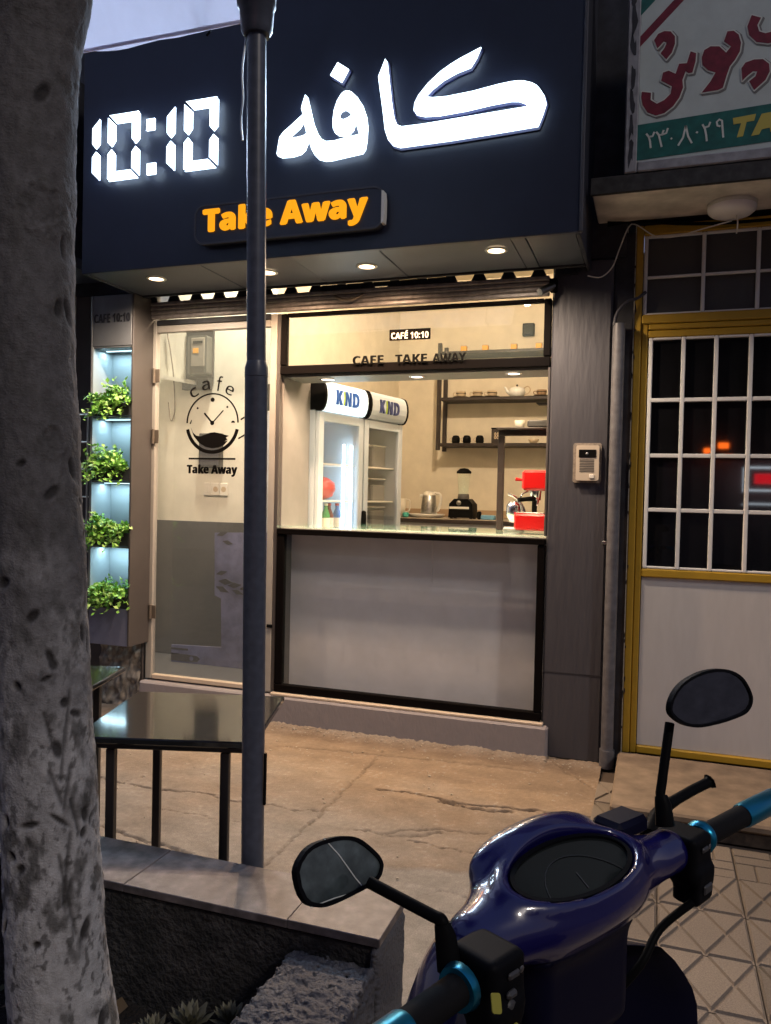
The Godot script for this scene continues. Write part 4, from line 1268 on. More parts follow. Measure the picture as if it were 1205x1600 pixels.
	part(r, "post", nb(r).box(Vector3(-0.985, 1.289, -0.52), Vector3(-0.945, 1.9, -0.48), 0.003), M.brown_shelf)
	part(r, "post", nb(r).box(Vector3(-0.385, 1.289, -0.52), Vector3(-0.35, 1.9, -0.48), 0.003), M.brown_shelf)
	part(r, "top_bar", nb(r).box(Vector3(-0.985, 1.902, -0.52), Vector3(-0.35, 1.935, -0.48), 0.003), M.brown_shelf)
	part(r, "top_board", nb(r).box(Vector3(-0.985, 1.937, -0.62), Vector3(-0.35, 1.95, -0.4), 0.003), M.brown_shelf)
	var scl := thing("kitchen_scale", "dark kitchen scale on top of the metal rack", "scale", Vector3(-0.65, 1.951, -0.5))
	part(scl, "base", MB.new().box(Vector3(-0.14, 0, -0.08), Vector3(0.12, 0.045, 0.08), 0.008), M.plastic_grey)
	part(scl, "pan", MB.new().smooth(true).lathe([Vector2(0.0, 0.046), Vector2(0.02, 0.1), Vector2(0.045, 0.14), Vector2(0.0, 0.15)], 14, Transform3D(Basis(), Vector3(0.03, 0, 0))), M.steel)
	part(scl, "plate", MB.new().box(Vector3(-0.09, 0.151, -0.06), Vector3(0.09, 0.157, 0.06), 0.002), M.black)
	var gc := thing("glass_cup", "small pale glass cup on the metal rack beside the scale", "cup", Vector3(-0.85, 1.951, -0.5))
	part(gc, "body", MB.new().smooth(true).lathe([Vector2(0, 0), Vector2(0.026, 0.0), Vector2(0.034, 0.05), Vector2(0.032, 0.05), Vector2(0.024, 0.004), Vector2(0, 0.004)], 18), jm)
	var e := thing("espresso_machine", "bright red espresso machine at the pillar end of the serving counter", "espresso machine", Vector3(-0.72, 1.289, -0.42))
	part(e, "base", MB.new().box(Vector3(-0.115, 0.012, -0.15), Vector3(0.11, 0.115, 0.14), 0.012), M.red)
	part(e, "top_housing", MB.new().box(Vector3(-0.075, 0.26, -0.15), Vector3(0.11, 0.385, 0.12), 0.014), M.red)
	part(e, "column", MB.new().box(Vector3(0.07, 0.116, -0.15), Vector3(0.11, 0.259, 0.05), 0.006), M.red)
	part(e, "drip_tray", MB.new().box(Vector3(-0.105, 0.116, -0.1), Vector3(0.065, 0.124, 0.13), 0.003), M.chrome)
	part(e, "group_head", MB.new().smooth(true).lathe([Vector2(0.0, 0.2), Vector2(0.034, 0.2), Vector2(0.036, 0.258)], 20, Transform3D(Basis(), Vector3(-0.0, 0, 0.04))), M.chrome)
	part(e, "portafilter", MB.new().smooth(true).tube([Vector3(0.0, 0.21, 0.06), Vector3(-0.05, 0.205, 0.1), Vector3(-0.09, 0.2, 0.13)], [0.018, 0.014, 0.015], 10), M.black)
	part(e, "steam_wand", MB.new().smooth(true).tube(curve([Vector3(-0.04, 0.255, 0.08), Vector3(-0.075, 0.235, 0.1), Vector3(-0.085, 0.19, 0.1), Vector3(-0.07, 0.13, 0.1)], 5), 0.0055, 7), M.chrome)
	part(e, "steam_knob", MB.new().smooth(true).tube([Vector3(-0.075, 0.325, 0.05), Vector3(-0.125, 0.33, 0.06)], [0.008, 0.012], 10), M.red)
	part(e, "gauge_spout", MB.new().smooth(true).tube([Vector3(0.02, 0.2, 0.06), Vector3(0.02, 0.17, 0.09)], 0.007, 8), M.chrome)
	part(e, "lower_post", MB.new().box(Vector3(-0.03, 0.124, -0.05), Vector3(0.0, 0.2, -0.02), 0.003), M.black)
	var j := thing("hand_juicer", "chrome hand press juicer on the counter between rack and red machine", "juicer", Vector3(-0.865, 1.289, -0.45))
	part(j, "foot_plate", MB.new().box(Vector3(-0.06, 0, -0.06), Vector3(0.07, 0.025, 0.06), 0.01), M.steel)
	part(j, "bowl", MB.new().smooth(true).lathe([Vector2(0, 0.05), Vector2(0.03, 0.055), Vector2(0.05, 0.1), Vector2(0.048, 0.16), Vector2(0.03, 0.19), Vector2(0, 0.2)], 20), M.chrome)
	part(j, "column", MB.new().box(Vector3(0.03, 0.026, -0.03), Vector3(0.055, 0.12, 0.0), 0.006), M.chrome)
	part(j, "lever", MB.new().smooth(true).tube(curve([Vector3(-0.035, 0.235, 0.03), Vector3(0.01, 0.215, 0.02), Vector3(0.06, 0.15, 0.0), Vector3(0.085, 0.05, 0.02)], 5), 0.009, 8), M.chrome)
	# two display fridges
	var u := Vector3(0.208, 0, -0.978)
	var nrm := Vector3(0.978, 0, 0.208)
	var A := Vector3(-2.25, 0.19, -0.47)
	var B := Basis(u, Vector3.UP, nrm)
	for k in 2:
		var lit := k == 0
		var f := thing("display_fridge", "white upright drinks fridge with lit header, LED strips and bottles, beside the hatch jamb" if lit else "white upright drinks fridge with unlit header, behind the lit one", "fridge", A + u * (0.595 * k), "drinks fridges", B)
		var wd := 0.585
		var cab := MB.new()
		cab.box(Vector3(0, 0.0, -0.5), Vector3(wd, 0.12, -0.03))
		cab.box(Vector3(0, 0.12, -0.5), Vector3(0.03, 1.9, -0.035))
		cab.box(Vector3(wd - 0.03, 0.12, -0.5), Vector3(wd, 1.9, -0.035))
		cab.box(Vector3(0.03, 0.12, -0.5), Vector3(wd - 0.03, 1.9, -0.47))
		cab.box(Vector3(0.03, 1.86, -0.469), Vector3(wd - 0.03, 1.9, -0.035))
		part(f, "cabinet", cab, M.fridge_white)
		var door := MB.new()
		door.box(Vector3(0.004, 0.13, -0.033), Vector3(0.064, 1.888, 0.0), 0.004)
		door.box(Vector3(wd - 0.064, 0.13, -0.033), Vector3(wd - 0.004, 1.888, 0.0), 0.004)
		door.box(Vector3(0.065, 1.826, -0.033), Vector3(wd - 0.065, 1.888, 0.0), 0.004)
		door.box(Vector3(0.065, 0.13, -0.033), Vector3(wd - 0.065, 0.19, 0.0), 0.004)
		var dr := part(f, "door", door, M.fridge_white)
		part(dr, "door_glass", MB.new().box(Vector3(0.064, 0.19, -0.02), Vector3(wd - 0.064, 1.826, -0.014)), M.glass)
		if lit:
			part(dr, "handle", MB.new().smooth(true).lathe([Vector2(0, 0), Vector2(0.018, 0.012), Vector2(0.022, 0.06), Vector2(0.022, 0.13), Vector2(0.018, 0.18), Vector2(0, 0.19)], 12, Transform3D(Basis(), Vector3(wd + 0.005, 1.0, 0.01))), M.black)
		var hdr := []
		for q in 9:
			var a := PI * (q / 8.0 - 0.5)
			hdr.append(Vector2(0.0 + 0.05 * cos(a), 2.0 + 0.105 * sin(a)))
		hdr.append(Vector2(-0.12, 2.105))
		hdr.append(Vector2(-0.12, 1.905))
		var turn := Basis(Vector3.BACK, Vector3.UP, Vector3.RIGHT)  # prism along the fridge's width
		part(f, "header", MB.new().prism(hdr, 0.025, wd - 0.025, Transform3D(Basis(Vector3.BACK, Vector3.UP, Vector3.RIGHT), Vector3.ZERO)), M.fridge_lit if lit else M.fridge_white)
		var capm := MB.new()
		var big := []
		for v in hdr:
			big.append(Vector2(v.x * 1.06 if v.x > 0 else v.x, 2.0 + (v.y - 2.0) * 1.04))
		capm.prism(big, 0.0, 0.024, Transform3D(turn, Vector3.ZERO))
		part(f, "header_end_cap", capm, M.black)
		var capn := MB.new().prism(big, wd - 0.024, wd, Transform3D(turn, Vector3.ZERO))
		part(f, "header_end_cap", capn, M.black)
		part(f, "side_skin", MB.new().box(Vector3(-0.004, 1.905, -0.5), Vector3(-0.0005, 2.1, -0.13)), M.black)
		var ink: Material = M.blue_ink if lit else M.navy_ink
		text(f, "logo_lettering", "K", true, Vector3(0.175, 2.0, 0.05), 0.07, 0.1, 0.01, ink, Basis(), "Droid Sans", 0.0025)
		text(f, "logo_lettering", "N", true, Vector3(0.288, 2.0, 0.05), 0.07, 0.1, 0.01, ink, Basis(), "Droid Sans", 0.0025)
		part(f, "logo_swash", MB.new().ribbon([Vector2(0.231, 2.05), Vector2(0.237, 2.0), Vector2(0.23, 1.95)], 0.007, 0.049, 0.057), M.green_ink)
		text(f, "logo_lettering", "D", true, Vector3(0.39, 2.0, 0.05), 0.078, 0.1, 0.01, ink, Basis(), "Droid Sans", 0.0025)
		for y in [0.6, 1.02, 1.25, 1.52]:
			part(f, "shelf", MB.new().box(Vector3(0.032, y, -0.46), Vector3(wd - 0.032, y + 0.012, -0.06), 0.002), M.plastic_white)
		if lit:
			for q in [0.385, 0.49]:
				part(f, "led_strip", MB.new().box(Vector3(q, 0.25, -0.06), Vector3(q + 0.014, 1.68, -0.045)), M.led_cool)
			area("fridge_lamp", f.transform * Vector3(0.49, 1.0, -0.07), Color(0.8, 0.93, 1.0), 0.42, Vector2(0.02, 1.4), -nrm)
			area("fridge_header_lamp", f.transform * Vector3(0.29, 2.0, 0.07), Color(0.85, 0.97, 1.0), 0.1, Vector2(0.5, 0.16), nrm)
			var bk := ["green glass bottle at the front of the lit fridge, first from the jamb", "clear bottle in the lit fridge, second from the jamb", "green bottle in the lit fridge, third from the jamb", "red capped dark bottle in the lit fridge before the LED strips", "blue labelled bottle in the lit fridge, nearest the LED strips", "pale green bottle in the second row of the lit fridge", "amber bottle in the second row of the lit fridge", "dark green bottle at the far end of the second row in the lit fridge"]
			var bc := [lin(0.03, 0.2, 0.06), lin(0.4, 0.45, 0.45), lin(0.05, 0.26, 0.08), lin(0.14, 0.02, 0.02), lin(0.05, 0.14, 0.4), lin(0.12, 0.3, 0.12), lin(0.3, 0.12, 0.03), lin(0.02, 0.12, 0.05)]
			for b in 8:
				var bt := thing("drink_bottle", bk[b], "bottle", f.transform * Vector3(0.1 + 0.072 * (b if b < 5 else b - 4.5), 1.02 + 0.013, (-0.1 if b < 5 else -0.2) - 0.02 * (b % 2)), "bottles in the lit fridge")
				var gm := mt(bc[b], 0.1)
				part(bt, "body", MB.new().smooth(true).lathe([Vector2(0, 0), Vector2(0.031, 0.0), Vector2(0.033, 0.12), Vector2(0.013, 0.17), Vector2(0.013, 0.2), Vector2(0, 0.2)], 16), gm)
				part(bt, "cap", MB.new().smooth(true).lathe([Vector2(0.015, 0.19), Vector2(0.015, 0.207), Vector2(0, 0.208)], 12), M.red if b > 2 else M.plastic_white)
				part(bt, "print_band", MB.new().smooth(true).lathe([Vector2(0.0334, 0.05), Vector2(0.0336, 0.1)], 16), M.plastic_white)
			var bag := thing("red_bag", "round red plastic bag on a shelf of the lit fridge", "bag", f.transform * Vector3(0.23, 1.35, -0.15))
			var P := PackedVector3Array()
			for v in 15:
				for w2 in 24:
					var th := PI * v / 14.0
					var ph := TAU * w2 / 24.0
					var dd := Vector3(sin(th) * cos(ph), -cos(th), -sin(th) * sin(ph))
					P.append(dd * Vector3(0.12, 0.085, 0.1) * (1.0 + 0.12 * N.get_noise_3dv(dd * 4.0)))
			part(bag, "plastic", grid(24, 15, P, PackedColorArray(), true), mt(lin(0.5, 0.03, 0.03), 0.3))
		else:
			for q in 6:
				var bx := thing("storage_tub", ["grey tub stacked in the unlit fridge, on its lowest shown shelf", "pale tub in the unlit fridge, on its lowest shown shelf", "grey tub on the middle shelf of the unlit fridge", "pale tub on the middle shelf of the unlit fridge", "grey tub on the upper shelf of the unlit fridge", "pale tub on the upper shelf of the unlit fridge"][q], "tub", f.transform * Vector3(0.17 + 0.25 * (q % 2), [1.033, 1.263, 1.533][q / 2], -0.22), "tubs in the unlit fridge", B)
				part(bx, "box", MB.new().box(Vector3(-0.1, 0, -0.1), Vector3(0.1, 0.13 + 0.02 * (q % 3), 0.1), 0.01), M.jamb_grey if q % 2 else M.plastic_grey)
				part(bx, "lid", MB.new().box(Vector3(-0.104, 0.172, -0.104), Vector3(0.104, 0.182, 0.104), 0.004), M.plastic_white)
	# passage behind the glass door
	var m := thing("electricity_meter", "grey electricity meter with clear cover on the passage wall", "meter", Vector3(-3.42, 2.4, -0.795))
	part(m, "board", MB.new().box(Vector3(-0.125, -0.02, 0), Vector3(0.125, 0.36, 0.02), 0.004), M.plastic_grey)
	part(m, "case", MB.new().prism(rrect(-0.055, 0.0, 0.115, 0.3, 0.02), 0.021, 0.1), mt(lin(0.1, 0.1, 0.09), 0.4))
	part(m, "cover", MB.new().box(Vector3(-0.02, 0.06, 0.101), Vector3(0.1, 0.28, 0.112), 0.006), mt(lin(0.24, 0.22, 0.19), 0.3))
	part(m, "counter_window", MB.new().box(Vector3(0.0, 0.235, 0.113), Vector3(0.085, 0.255, 0.116)), M.black)
	part(m, "seal_band", MB.new().box(Vector3(0.0, 0.16, 0.113), Vector3(0.05, 0.2, 0.116), 0.001), M.orange)
	part(m, "base_block", MB.new().box(Vector3(-0.13, -0.11, 0), Vector3(0.11, -0.025, 0.06), 0.004), M.plastic_grey)
	var tr2 := thing("cable_trunking", "sloping white cable duct below the electricity meter", "cable duct", Vector3(-3.57, 2.38, -0.79))
	part(tr2, "duct", nb(tr2).prism([Vector2(-3.76, 2.415), Vector2(-3.76, 2.385), Vector2(-3.42, 2.325), Vector2(-3.42, 2.355)], -0.799, -0.72), M.plastic_white)
	var wr := thing("loose_cable", "thin brown cable hanging in a loop beside the meter", "cable", Vector3(-3.7, 2.4, -0.77))
	part(wr, "wire", nb(wr).smooth(true).tube(curve([Vector3(-3.72, 2.75, -0.78), Vector3(-3.65, 2.45, -0.76), Vector3(-3.62, 2.15, -0.75), Vector3(-3.66, 2.05, -0.76), Vector3(-3.7, 2.2, -0.78)], 6), 0.005, 6), M.hinge)
	var sk := thing("wall_socket", "row of three white switch and socket plates on the passage wall", "socket", Vector3(-3.26, 1.515, -0.795))
	for q in 3:
		var pq := part(sk, "plate", MB.new().box(Vector3(-0.105 + 0.071 * q, -0.05, 0), Vector3(-0.036 + 0.071 * q, 0.05, 0.012), 0.004), M.plastic_white)
		if q > 0:
			part(pq, "socket_hole", MB.new().smooth(true).lathe([Vector2(0.022, 0.0), Vector2(0.0, 0.001)], 16, Transform3D(Basis(Vector3.RIGHT, PI / 2), Vector3(-0.07 + 0.071 * q, 0, 0.0125))), M.cup_beige)
		else:
			part(pq, "switch_rocker", MB.new().box(Vector3(-0.085, -0.025, 0.0125), Vector3(-0.055, 0.025, 0.017), 0.003), M.plastic_white)
	var box := thing("grey_box", "small grey box on the wall behind the door logo", "box", Vector3(-3.3, 1.68, -0.795))
	part(box, "case", MB.new().box(Vector3(-0.095, 0.0, 0), Vector3(0.1, 0.27, 0.05), 0.006), M.plastic_grey)
	part(box, "face_plate", MB.new().box(Vector3(-0.08, 0.02, 0.0505), Vector3(0.085, 0.25, 0.056), 0.003), M.slate)
	var lp := thing("reflection_sheet", "pale blue grey sheet standing in for a reflection in the lower half of the glass door", "panel", Vector3(-3.0, 0.19, -0.55))  # sheet stands in for a reflected shape in the door glass
	part(lp, "sheet", nb(lp).prism([Vector2(-3.48, 0.19), Vector2(-2.6, 0.19), Vector2(-2.6, 1.21), Vector2(-3.12, 1.19), Vector2(-3.11, 0.72), Vector2(-3.055, 0.7), Vector2(-3.045, 0.335), Vector2(-3.48, 0.32)], -0.56, -0.55), mt(lin(0.2, 0.22, 0.4), 0.5, 0.0, "smudge", 1.2))
	var shadow_mat := mt(lin(0.055, 0.055, 0.07), 0.6)  # shadow colour: bars, letter shape and leaves are shadows painted on the sheet
	part(lp, "shadow_bar", nb(lp).box(Vector3(-3.478, 0.285, -0.5495), Vector3(-3.33, 0.3, -0.5475)), shadow_mat)
	part(lp, "shadow_bar", nb(lp).box(Vector3(-3.478, 0.245, -0.5495), Vector3(-3.41, 0.258, -0.5475)), shadow_mat)
	part(lp, "shadow_shape", nb(lp).prism(keyhole([Vector2(-3.478, 0.21), Vector2(-3.4, 0.205), Vector2(-3.32, 0.205), Vector2(-3.25, 0.2), Vector2(-3.225, 0.18), Vector2(-3.25, 0.155), Vector2(-3.35, 0.15), Vector2(-3.478, 0.15)].map(func(v): return v + Vector2(0, 0.05)), [disc(Vector2(-3.3, 0.228), 0.018, 10)]), -0.5495, -0.5475), shadow_mat)
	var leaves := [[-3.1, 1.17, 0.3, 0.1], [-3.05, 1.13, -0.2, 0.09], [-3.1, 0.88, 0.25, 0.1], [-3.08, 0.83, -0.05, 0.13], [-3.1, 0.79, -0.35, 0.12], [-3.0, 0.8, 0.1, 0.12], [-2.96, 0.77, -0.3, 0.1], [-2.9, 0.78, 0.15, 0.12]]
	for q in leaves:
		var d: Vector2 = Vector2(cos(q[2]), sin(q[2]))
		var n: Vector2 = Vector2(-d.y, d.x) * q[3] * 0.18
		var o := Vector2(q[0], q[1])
		part(lp, "leaf_shadow", nb(lp).prism([o, o + d * q[3] * 0.45 - n, o + d * q[3], o + d * q[3] * 0.45 + n], -0.5495, -0.547), shadow_mat)

func neighbour() -> void:
	var b := thing("neighbour_building", "neighbouring shop front with beige canopy slab over its yellow door", "building", Vector3(1.0, 0, -0.5))
	part(b, "upper_wall", nb(b).box(Vector3(-0.198, 3.06, -0.3), Vector3(3.2, 7.0, 0.0)), M.slate_dark)
	part(b, "canopy_slab", nb(b).box(Vector3(-0.355, 3.051, 0.001), Vector3(3.2, 3.13, 0.43), 0.006), M.beige_slab)
	part(b, "canopy_edge", nb(b).box(Vector3(-0.365, 3.047, 0.431), Vector3(3.2, 3.135, 0.452), 0.004), mt(lin(0.045, 0.042, 0.042), 0.7, 0.0, "blotch", 2.0))
	part(b, "right_pier", nb(b).box(Vector3(2.3, 0, -0.3), Vector3(3.2, 3.05, 0.0)), M.slate)
	part(b, "dark_room", nb(b).box(Vector3(-0.15, 0.0, -1.2), Vector3(2.3, 3.05, -0.6)), M.black_matte)
	part(b, "threshold", nb(b).box(Vector3(-0.15, 0.0, -0.25), Vector3(2.3, 0.075, 0.04), 0.004), M.concrete_dark)
	# step
	var st := thing("door_step", "low worn stone step before the yellow door", "step", Vector3(0.6, 0, 0.4))
	part(st, "slab", nb(st).box(Vector3(-0.165, 0.055, 0.02), Vector3(2.2, 0.095, 0.845), 0.01), mt(lin(0.24, 0.18, 0.125), 0.8, 0.0, "smudge", 1.2, "rough", 0.15))
	part(st, "riser", nb(st).box(Vector3(-0.155, -0.01, 0.03), Vector3(2.19, 0.054, 0.832), 0.004), mt(lin(0.12, 0.085, 0.06), 0.9, 0.0, "blotch", 2.0))
	# yellow door
	var d := thing("yellow_door", "ochre yellow metal door with white barred dark panes and white lower panel", "door", Vector3(0.9, 0.08, -0.05))
	var Y: Material = M.yellow
	part(d, "outer_post", nb(d).box(Vector3(-0.146, 0.08, -0.1), Vector3(-0.108, 3.03, -0.022), 0.005), Y)
	part(d, "putty_line", nb(d).box(Vector3(-0.152, 0.08, -0.06), Vector3(-0.147, 3.03, -0.018)), M.putty)
	part(d, "inner_post", nb(d).box(Vector3(-0.106, 0.08, -0.1), Vector3(-0.072, 2.52, -0.034), 0.005), Y)
	part(d, "head_rail", nb(d).box(Vector3(-0.106, 2.975, -0.1), Vector3(2.3, 3.03, -0.024), 0.005), Y)
	part(d, "transom_rail", nb(d).box(Vector3(-0.106, 2.485, -0.1), Vector3(2.3, 2.535, -0.02), 0.005), Y)
	part(d, "transom_rail", nb(d).box(Vector3(-0.07, 2.452, -0.1), Vector3(2.3, 2.482, -0.028), 0.005), Y)
	part(d, "leaf_rail", nb(d).box(Vector3(-0.07, 2.41, -0.1), Vector3(2.3, 2.449, -0.036), 0.005), Y)
	part(d, "leaf_rail", nb(d).box(Vector3(-0.07, 1.075, -0.1), Vector3(2.3, 1.122, -0.032), 0.006), Y)
	part(d, "leaf_rail", nb(d).box(Vector3(-0.07, 0.082, -0.1), Vector3(2.3, 0.125, -0.03), 0.006), Y)
	part(d, "lower_panel", nb(d).box(Vector3(-0.068, 0.127, -0.08), Vector3(2.25, 1.073, -0.05)), M.panel_white)
	var chips := nb(d)
	var cr := RandomNumberGenerator.new()
	cr.seed = 4
	for q in 26:
		var y := 0.15 + 2.7 * cr.randf()
		var pts := []
		for a in 7:
			pts.append(Vector2((-0.1495 if q % 3 else -0.142) + cos(TAU * a / 7.0) * (0.002 + 0.003 * cr.randf()), y + sin(TAU * a / 7.0) * (0.006 + 0.03 * cr.randf() * cr.randf())))
		chips.prism(pts, -0.018 if q % 3 else -0.0222, -0.0172 if q % 3 else -0.0212)
	part(d, "paint_chip", chips, M.black_matte)
	part(d, "inner_post", nb(d).box(Vector3(2.262, 0.08, -0.1), Vector3(2.298, 2.975, -0.034), 0.005), Y)
	var xs := [-0.066, 0.105, 0.272, 0.445, 0.618, 0.79, 0.962]
	while xs.size() < 14:
		xs.append(xs[-1] + 0.183)
	var ys := [1.126, 1.452, 1.754, 2.062, 2.406]
	for i in xs.size():
		part(d, "window_bar", nb(d).box(Vector3(xs[i], 1.124, -0.058), Vector3(xs[i] + 0.022, 2.408, -0.034), 0.004), M.grid_white)
	for k in ys.size():
		for i in xs.size() - 1:
			part(d, "window_bar", nb(d).box(Vector3(xs[i] + 0.0225, ys[k] - (0.002 if k == 0 else 0.011), -0.056), Vector3(xs[i + 1] - 0.0005, ys[k] + (0.002 if k == 4 else 0.011), -0.036), 0.003), M.grid_white)
	var gr := RandomNumberGenerator.new()
	gr.seed = 5
	for k in 4:
		for i in xs.size() - 1:
			var gp := part(d, "pane", MB.new().box(Vector3(-0.091, -0.168, -0.003), Vector3(0.091, 0.168, 0.003)), M.dark_glass)
			gp.position = Vector3((xs[i] + xs[i + 1]) / 2.0 + 0.011, (ys[k] + ys[k + 1]) / 2.0, -0.068) - d.position
			gp.rotation = Vector3(gr.randf_range(-0.004, 0.004), gr.randf_range(-0.004, 0.004), 0)
	var ux := [-0.104, 0.196, 0.468, 0.74, 1.012, 1.284, 1.556, 1.828, 2.1, 2.24]
	var uy := [2.54, 2.745, 2.97]
	for i in ux.size():
		part(d, "transom_bar", nb(d).box(Vector3(ux[i], 2.537, -0.06), Vector3(ux[i] + 0.02, 2.974, -0.036), 0.004), M.grid_white)
	for k in 3:
		for i in ux.size() - 1:
			part(d, "transom_bar", nb(d).box(Vector3(ux[i] + 0.0205, uy[k] - 0.008, -0.058), Vector3(ux[i + 1] - 0.0005, uy[k] + 0.006, -0.038), 0.003), M.grid_white)
	for k in 2:
		for i in ux.size() - 1:
			part(d, "transom_pane", nb(d).box(Vector3(ux[i], uy[k], -0.075), Vector3(ux[i + 1] + 0.02, uy[k + 1] - 0.004, -0.068)), M.mesh_glass)
	# drain pipe and cables
	var p := thing("drain_pipe", "dark grey vertical drain pipe between pillar and yellow door", "pipe", Vector3(-0.215, 0, 0.03))
	part(p, "tube", nb(p).smooth(true).tube([Vector3(-0.225, 0.0, 0.032), Vector3(-0.225, 2.48, 0.032)], 0.034, 18), mt(lin(0.15, 0.15, 0.165), 0.4, 0.0, "smudge", 3.0))
	part(p, "collar", nb(p).smooth(true).tube([Vector3(-0.225, 0.0, 0.032), Vector3(-0.225, 0.1, 0.032)], 0.042, 18), mt(lin(0.15, 0.15, 0.165), 0.4, 0.0, "smudge", 3.0))
	part(p, "clip", nb(p).box(Vector3(-0.285, 1.25, -0.03), Vector3(-0.262, 1.27, 0.03), 0.003), M.steel)
	part(p, "cable_bend", nb(p).smooth(true).tube(curve([Vector3(-0.25, 2.47, 0.05), Vector3(-0.235, 2.54, 0.045), Vector3(-0.185, 2.6, 0.03), Vector3(-0.13, 2.625, 0.0), Vector3(-0.09, 2.66, -0.02)], 5), 0.009, 8), M.slate)
	var c := thing("dangling_wire", "thin white wire looping from the canopy slab to the pillar top", "wire", Vector3(-0.2, 2.9, 0.05))
	part(c, "strand", nb(c).smooth(true).tube(curve([Vector3(0.33, 2.975, 0.1), Vector3(0.2, 2.96, 0.06), Vector3(0.05, 2.935, 0.04), Vector3(-0.05, 2.95, 0.03), Vector3(-0.15, 3.02, 0.03), Vector3(-0.19, 3.0, 0.05), Vector3(-0.235, 2.88, 0.06), Vector3(-0.27, 2.79, 0.05), Vector3(-0.33, 2.74, 0.05), Vector3(-0.4, 2.75, 0.06)], 6), 0.0035, 6), M.plastic_white)
	var c2 := thing("black_cable_run", "thin black cables along the top of the yellow door", "cable", Vector3(0.1, 3.0, 0.02))
	for q in 3:
		part(c2, "strand", nb(c2).smooth(true).tube(curve([Vector3(-0.3, 3.03 - 0.01 * q, 0.08), Vector3(-0.1, 3.02 + 0.006 * q, 0.05), Vector3(0.1, 3.0 + 0.004 * q, 0.03), Vector3(0.35, 2.985 + 0.003 * q, 0.03), Vector3(0.8, 2.99, 0.03)], 6), 0.006, 6), M.black)
	# lamp, switched off
	var l := thing("round_lamp", "round white unlit lamp under the beige canopy slab", "ceiling lamp", Vector3(0.325, 3.051, 0.14))
	part(l, "base", MB.new().smooth(true).lathe([Vector2(0.0, -0.02), Vector2(0.118, -0.02), Vector2(0.12, -0.0005), Vector2(0, -0.0005)], 32), M.plastic_white)
	part(l, "shade", MB.new().smooth(true).lathe([Vector2(0.0, -0.068), Vector2(0.06, -0.066), Vector2(0.098, -0.056), Vector2(0.116, -0.04), Vector2(0.119, -0.021)], 32), mt(lin(0.85, 0.83, 0.85), 0.3))
	part(l, "lead", MB.new().smooth(true).tube(curve([Vector3(0.02, -0.06, 0.02), Vector3(0.03, -0.1, 0.0), Vector3(0.03, -0.14, -0.05)], 4), 0.004, 6), M.plastic_white)
	# signboard
	var s := thing("neighbour_signboard", "worn pale signboard with maroon Persian lettering and green phone band", "sign", Vector3(0.7, 3.14, 0.44))
	part(s, "board", nb(s).box(Vector3(-0.14, 3.17, 0.38), Vector3(3.0, 4.4, 0.45)), M.board)
	part(s, "edge_strip", nb(s).box(Vector3(-0.203, 3.14, 0.36), Vector3(-0.141, 4.4, 0.456), 0.006), M.board_metal)
	part(s, "edge_strip", nb(s).box(Vector3(-0.14, 3.14, 0.36), Vector3(3.0, 3.192, 0.458), 0.006), M.board_metal)
	var st2 := nb(s)
	var wr := RandomNumberGenerator.new()
	wr.seed = 9
	for q in 9:
		var y := 3.2 + 0.13 * q + wr.randf() * 0.05
		var pts := []
		for a in 9:
			pts.append(Vector2(-0.172, y) + Vector2(cos(TAU * a / 9.0) * (0.008 + 0.014 * wr.randf()), sin(TAU * a / 9.0) * (0.012 + wr.randf() * 0.09)))
		st2.prism(pts, 0.4562, 0.4572)
	part(s, "rust_patch", st2, M.slate_dark)
	part(s, "print_band", nb(s).prism([Vector2(-0.1435,3.3741),Vector2(0.5093,3.3987),Vector2(0.5146,3.2214),Vector2(-0.1445,3.1985)], 0.4502, 0.452), M.board_green)
	part(s, "print_stripe", nb(s).prism([Vector2(-0.1641,3.7893),Vector2(0.0399,3.9912),Vector2(0.0857,3.9828),Vector2(-0.1627,3.7400)], 0.4502, 0.452), M.board_red)
	part(s, "print_stripe", nb(s).prism([Vector2(-0.1700,3.9561),Vector2(-0.1294,4.0223),Vector2(-0.0471,4.0072),Vector2(-0.1681,3.8883)], 0.4502, 0.452), M.board_green)
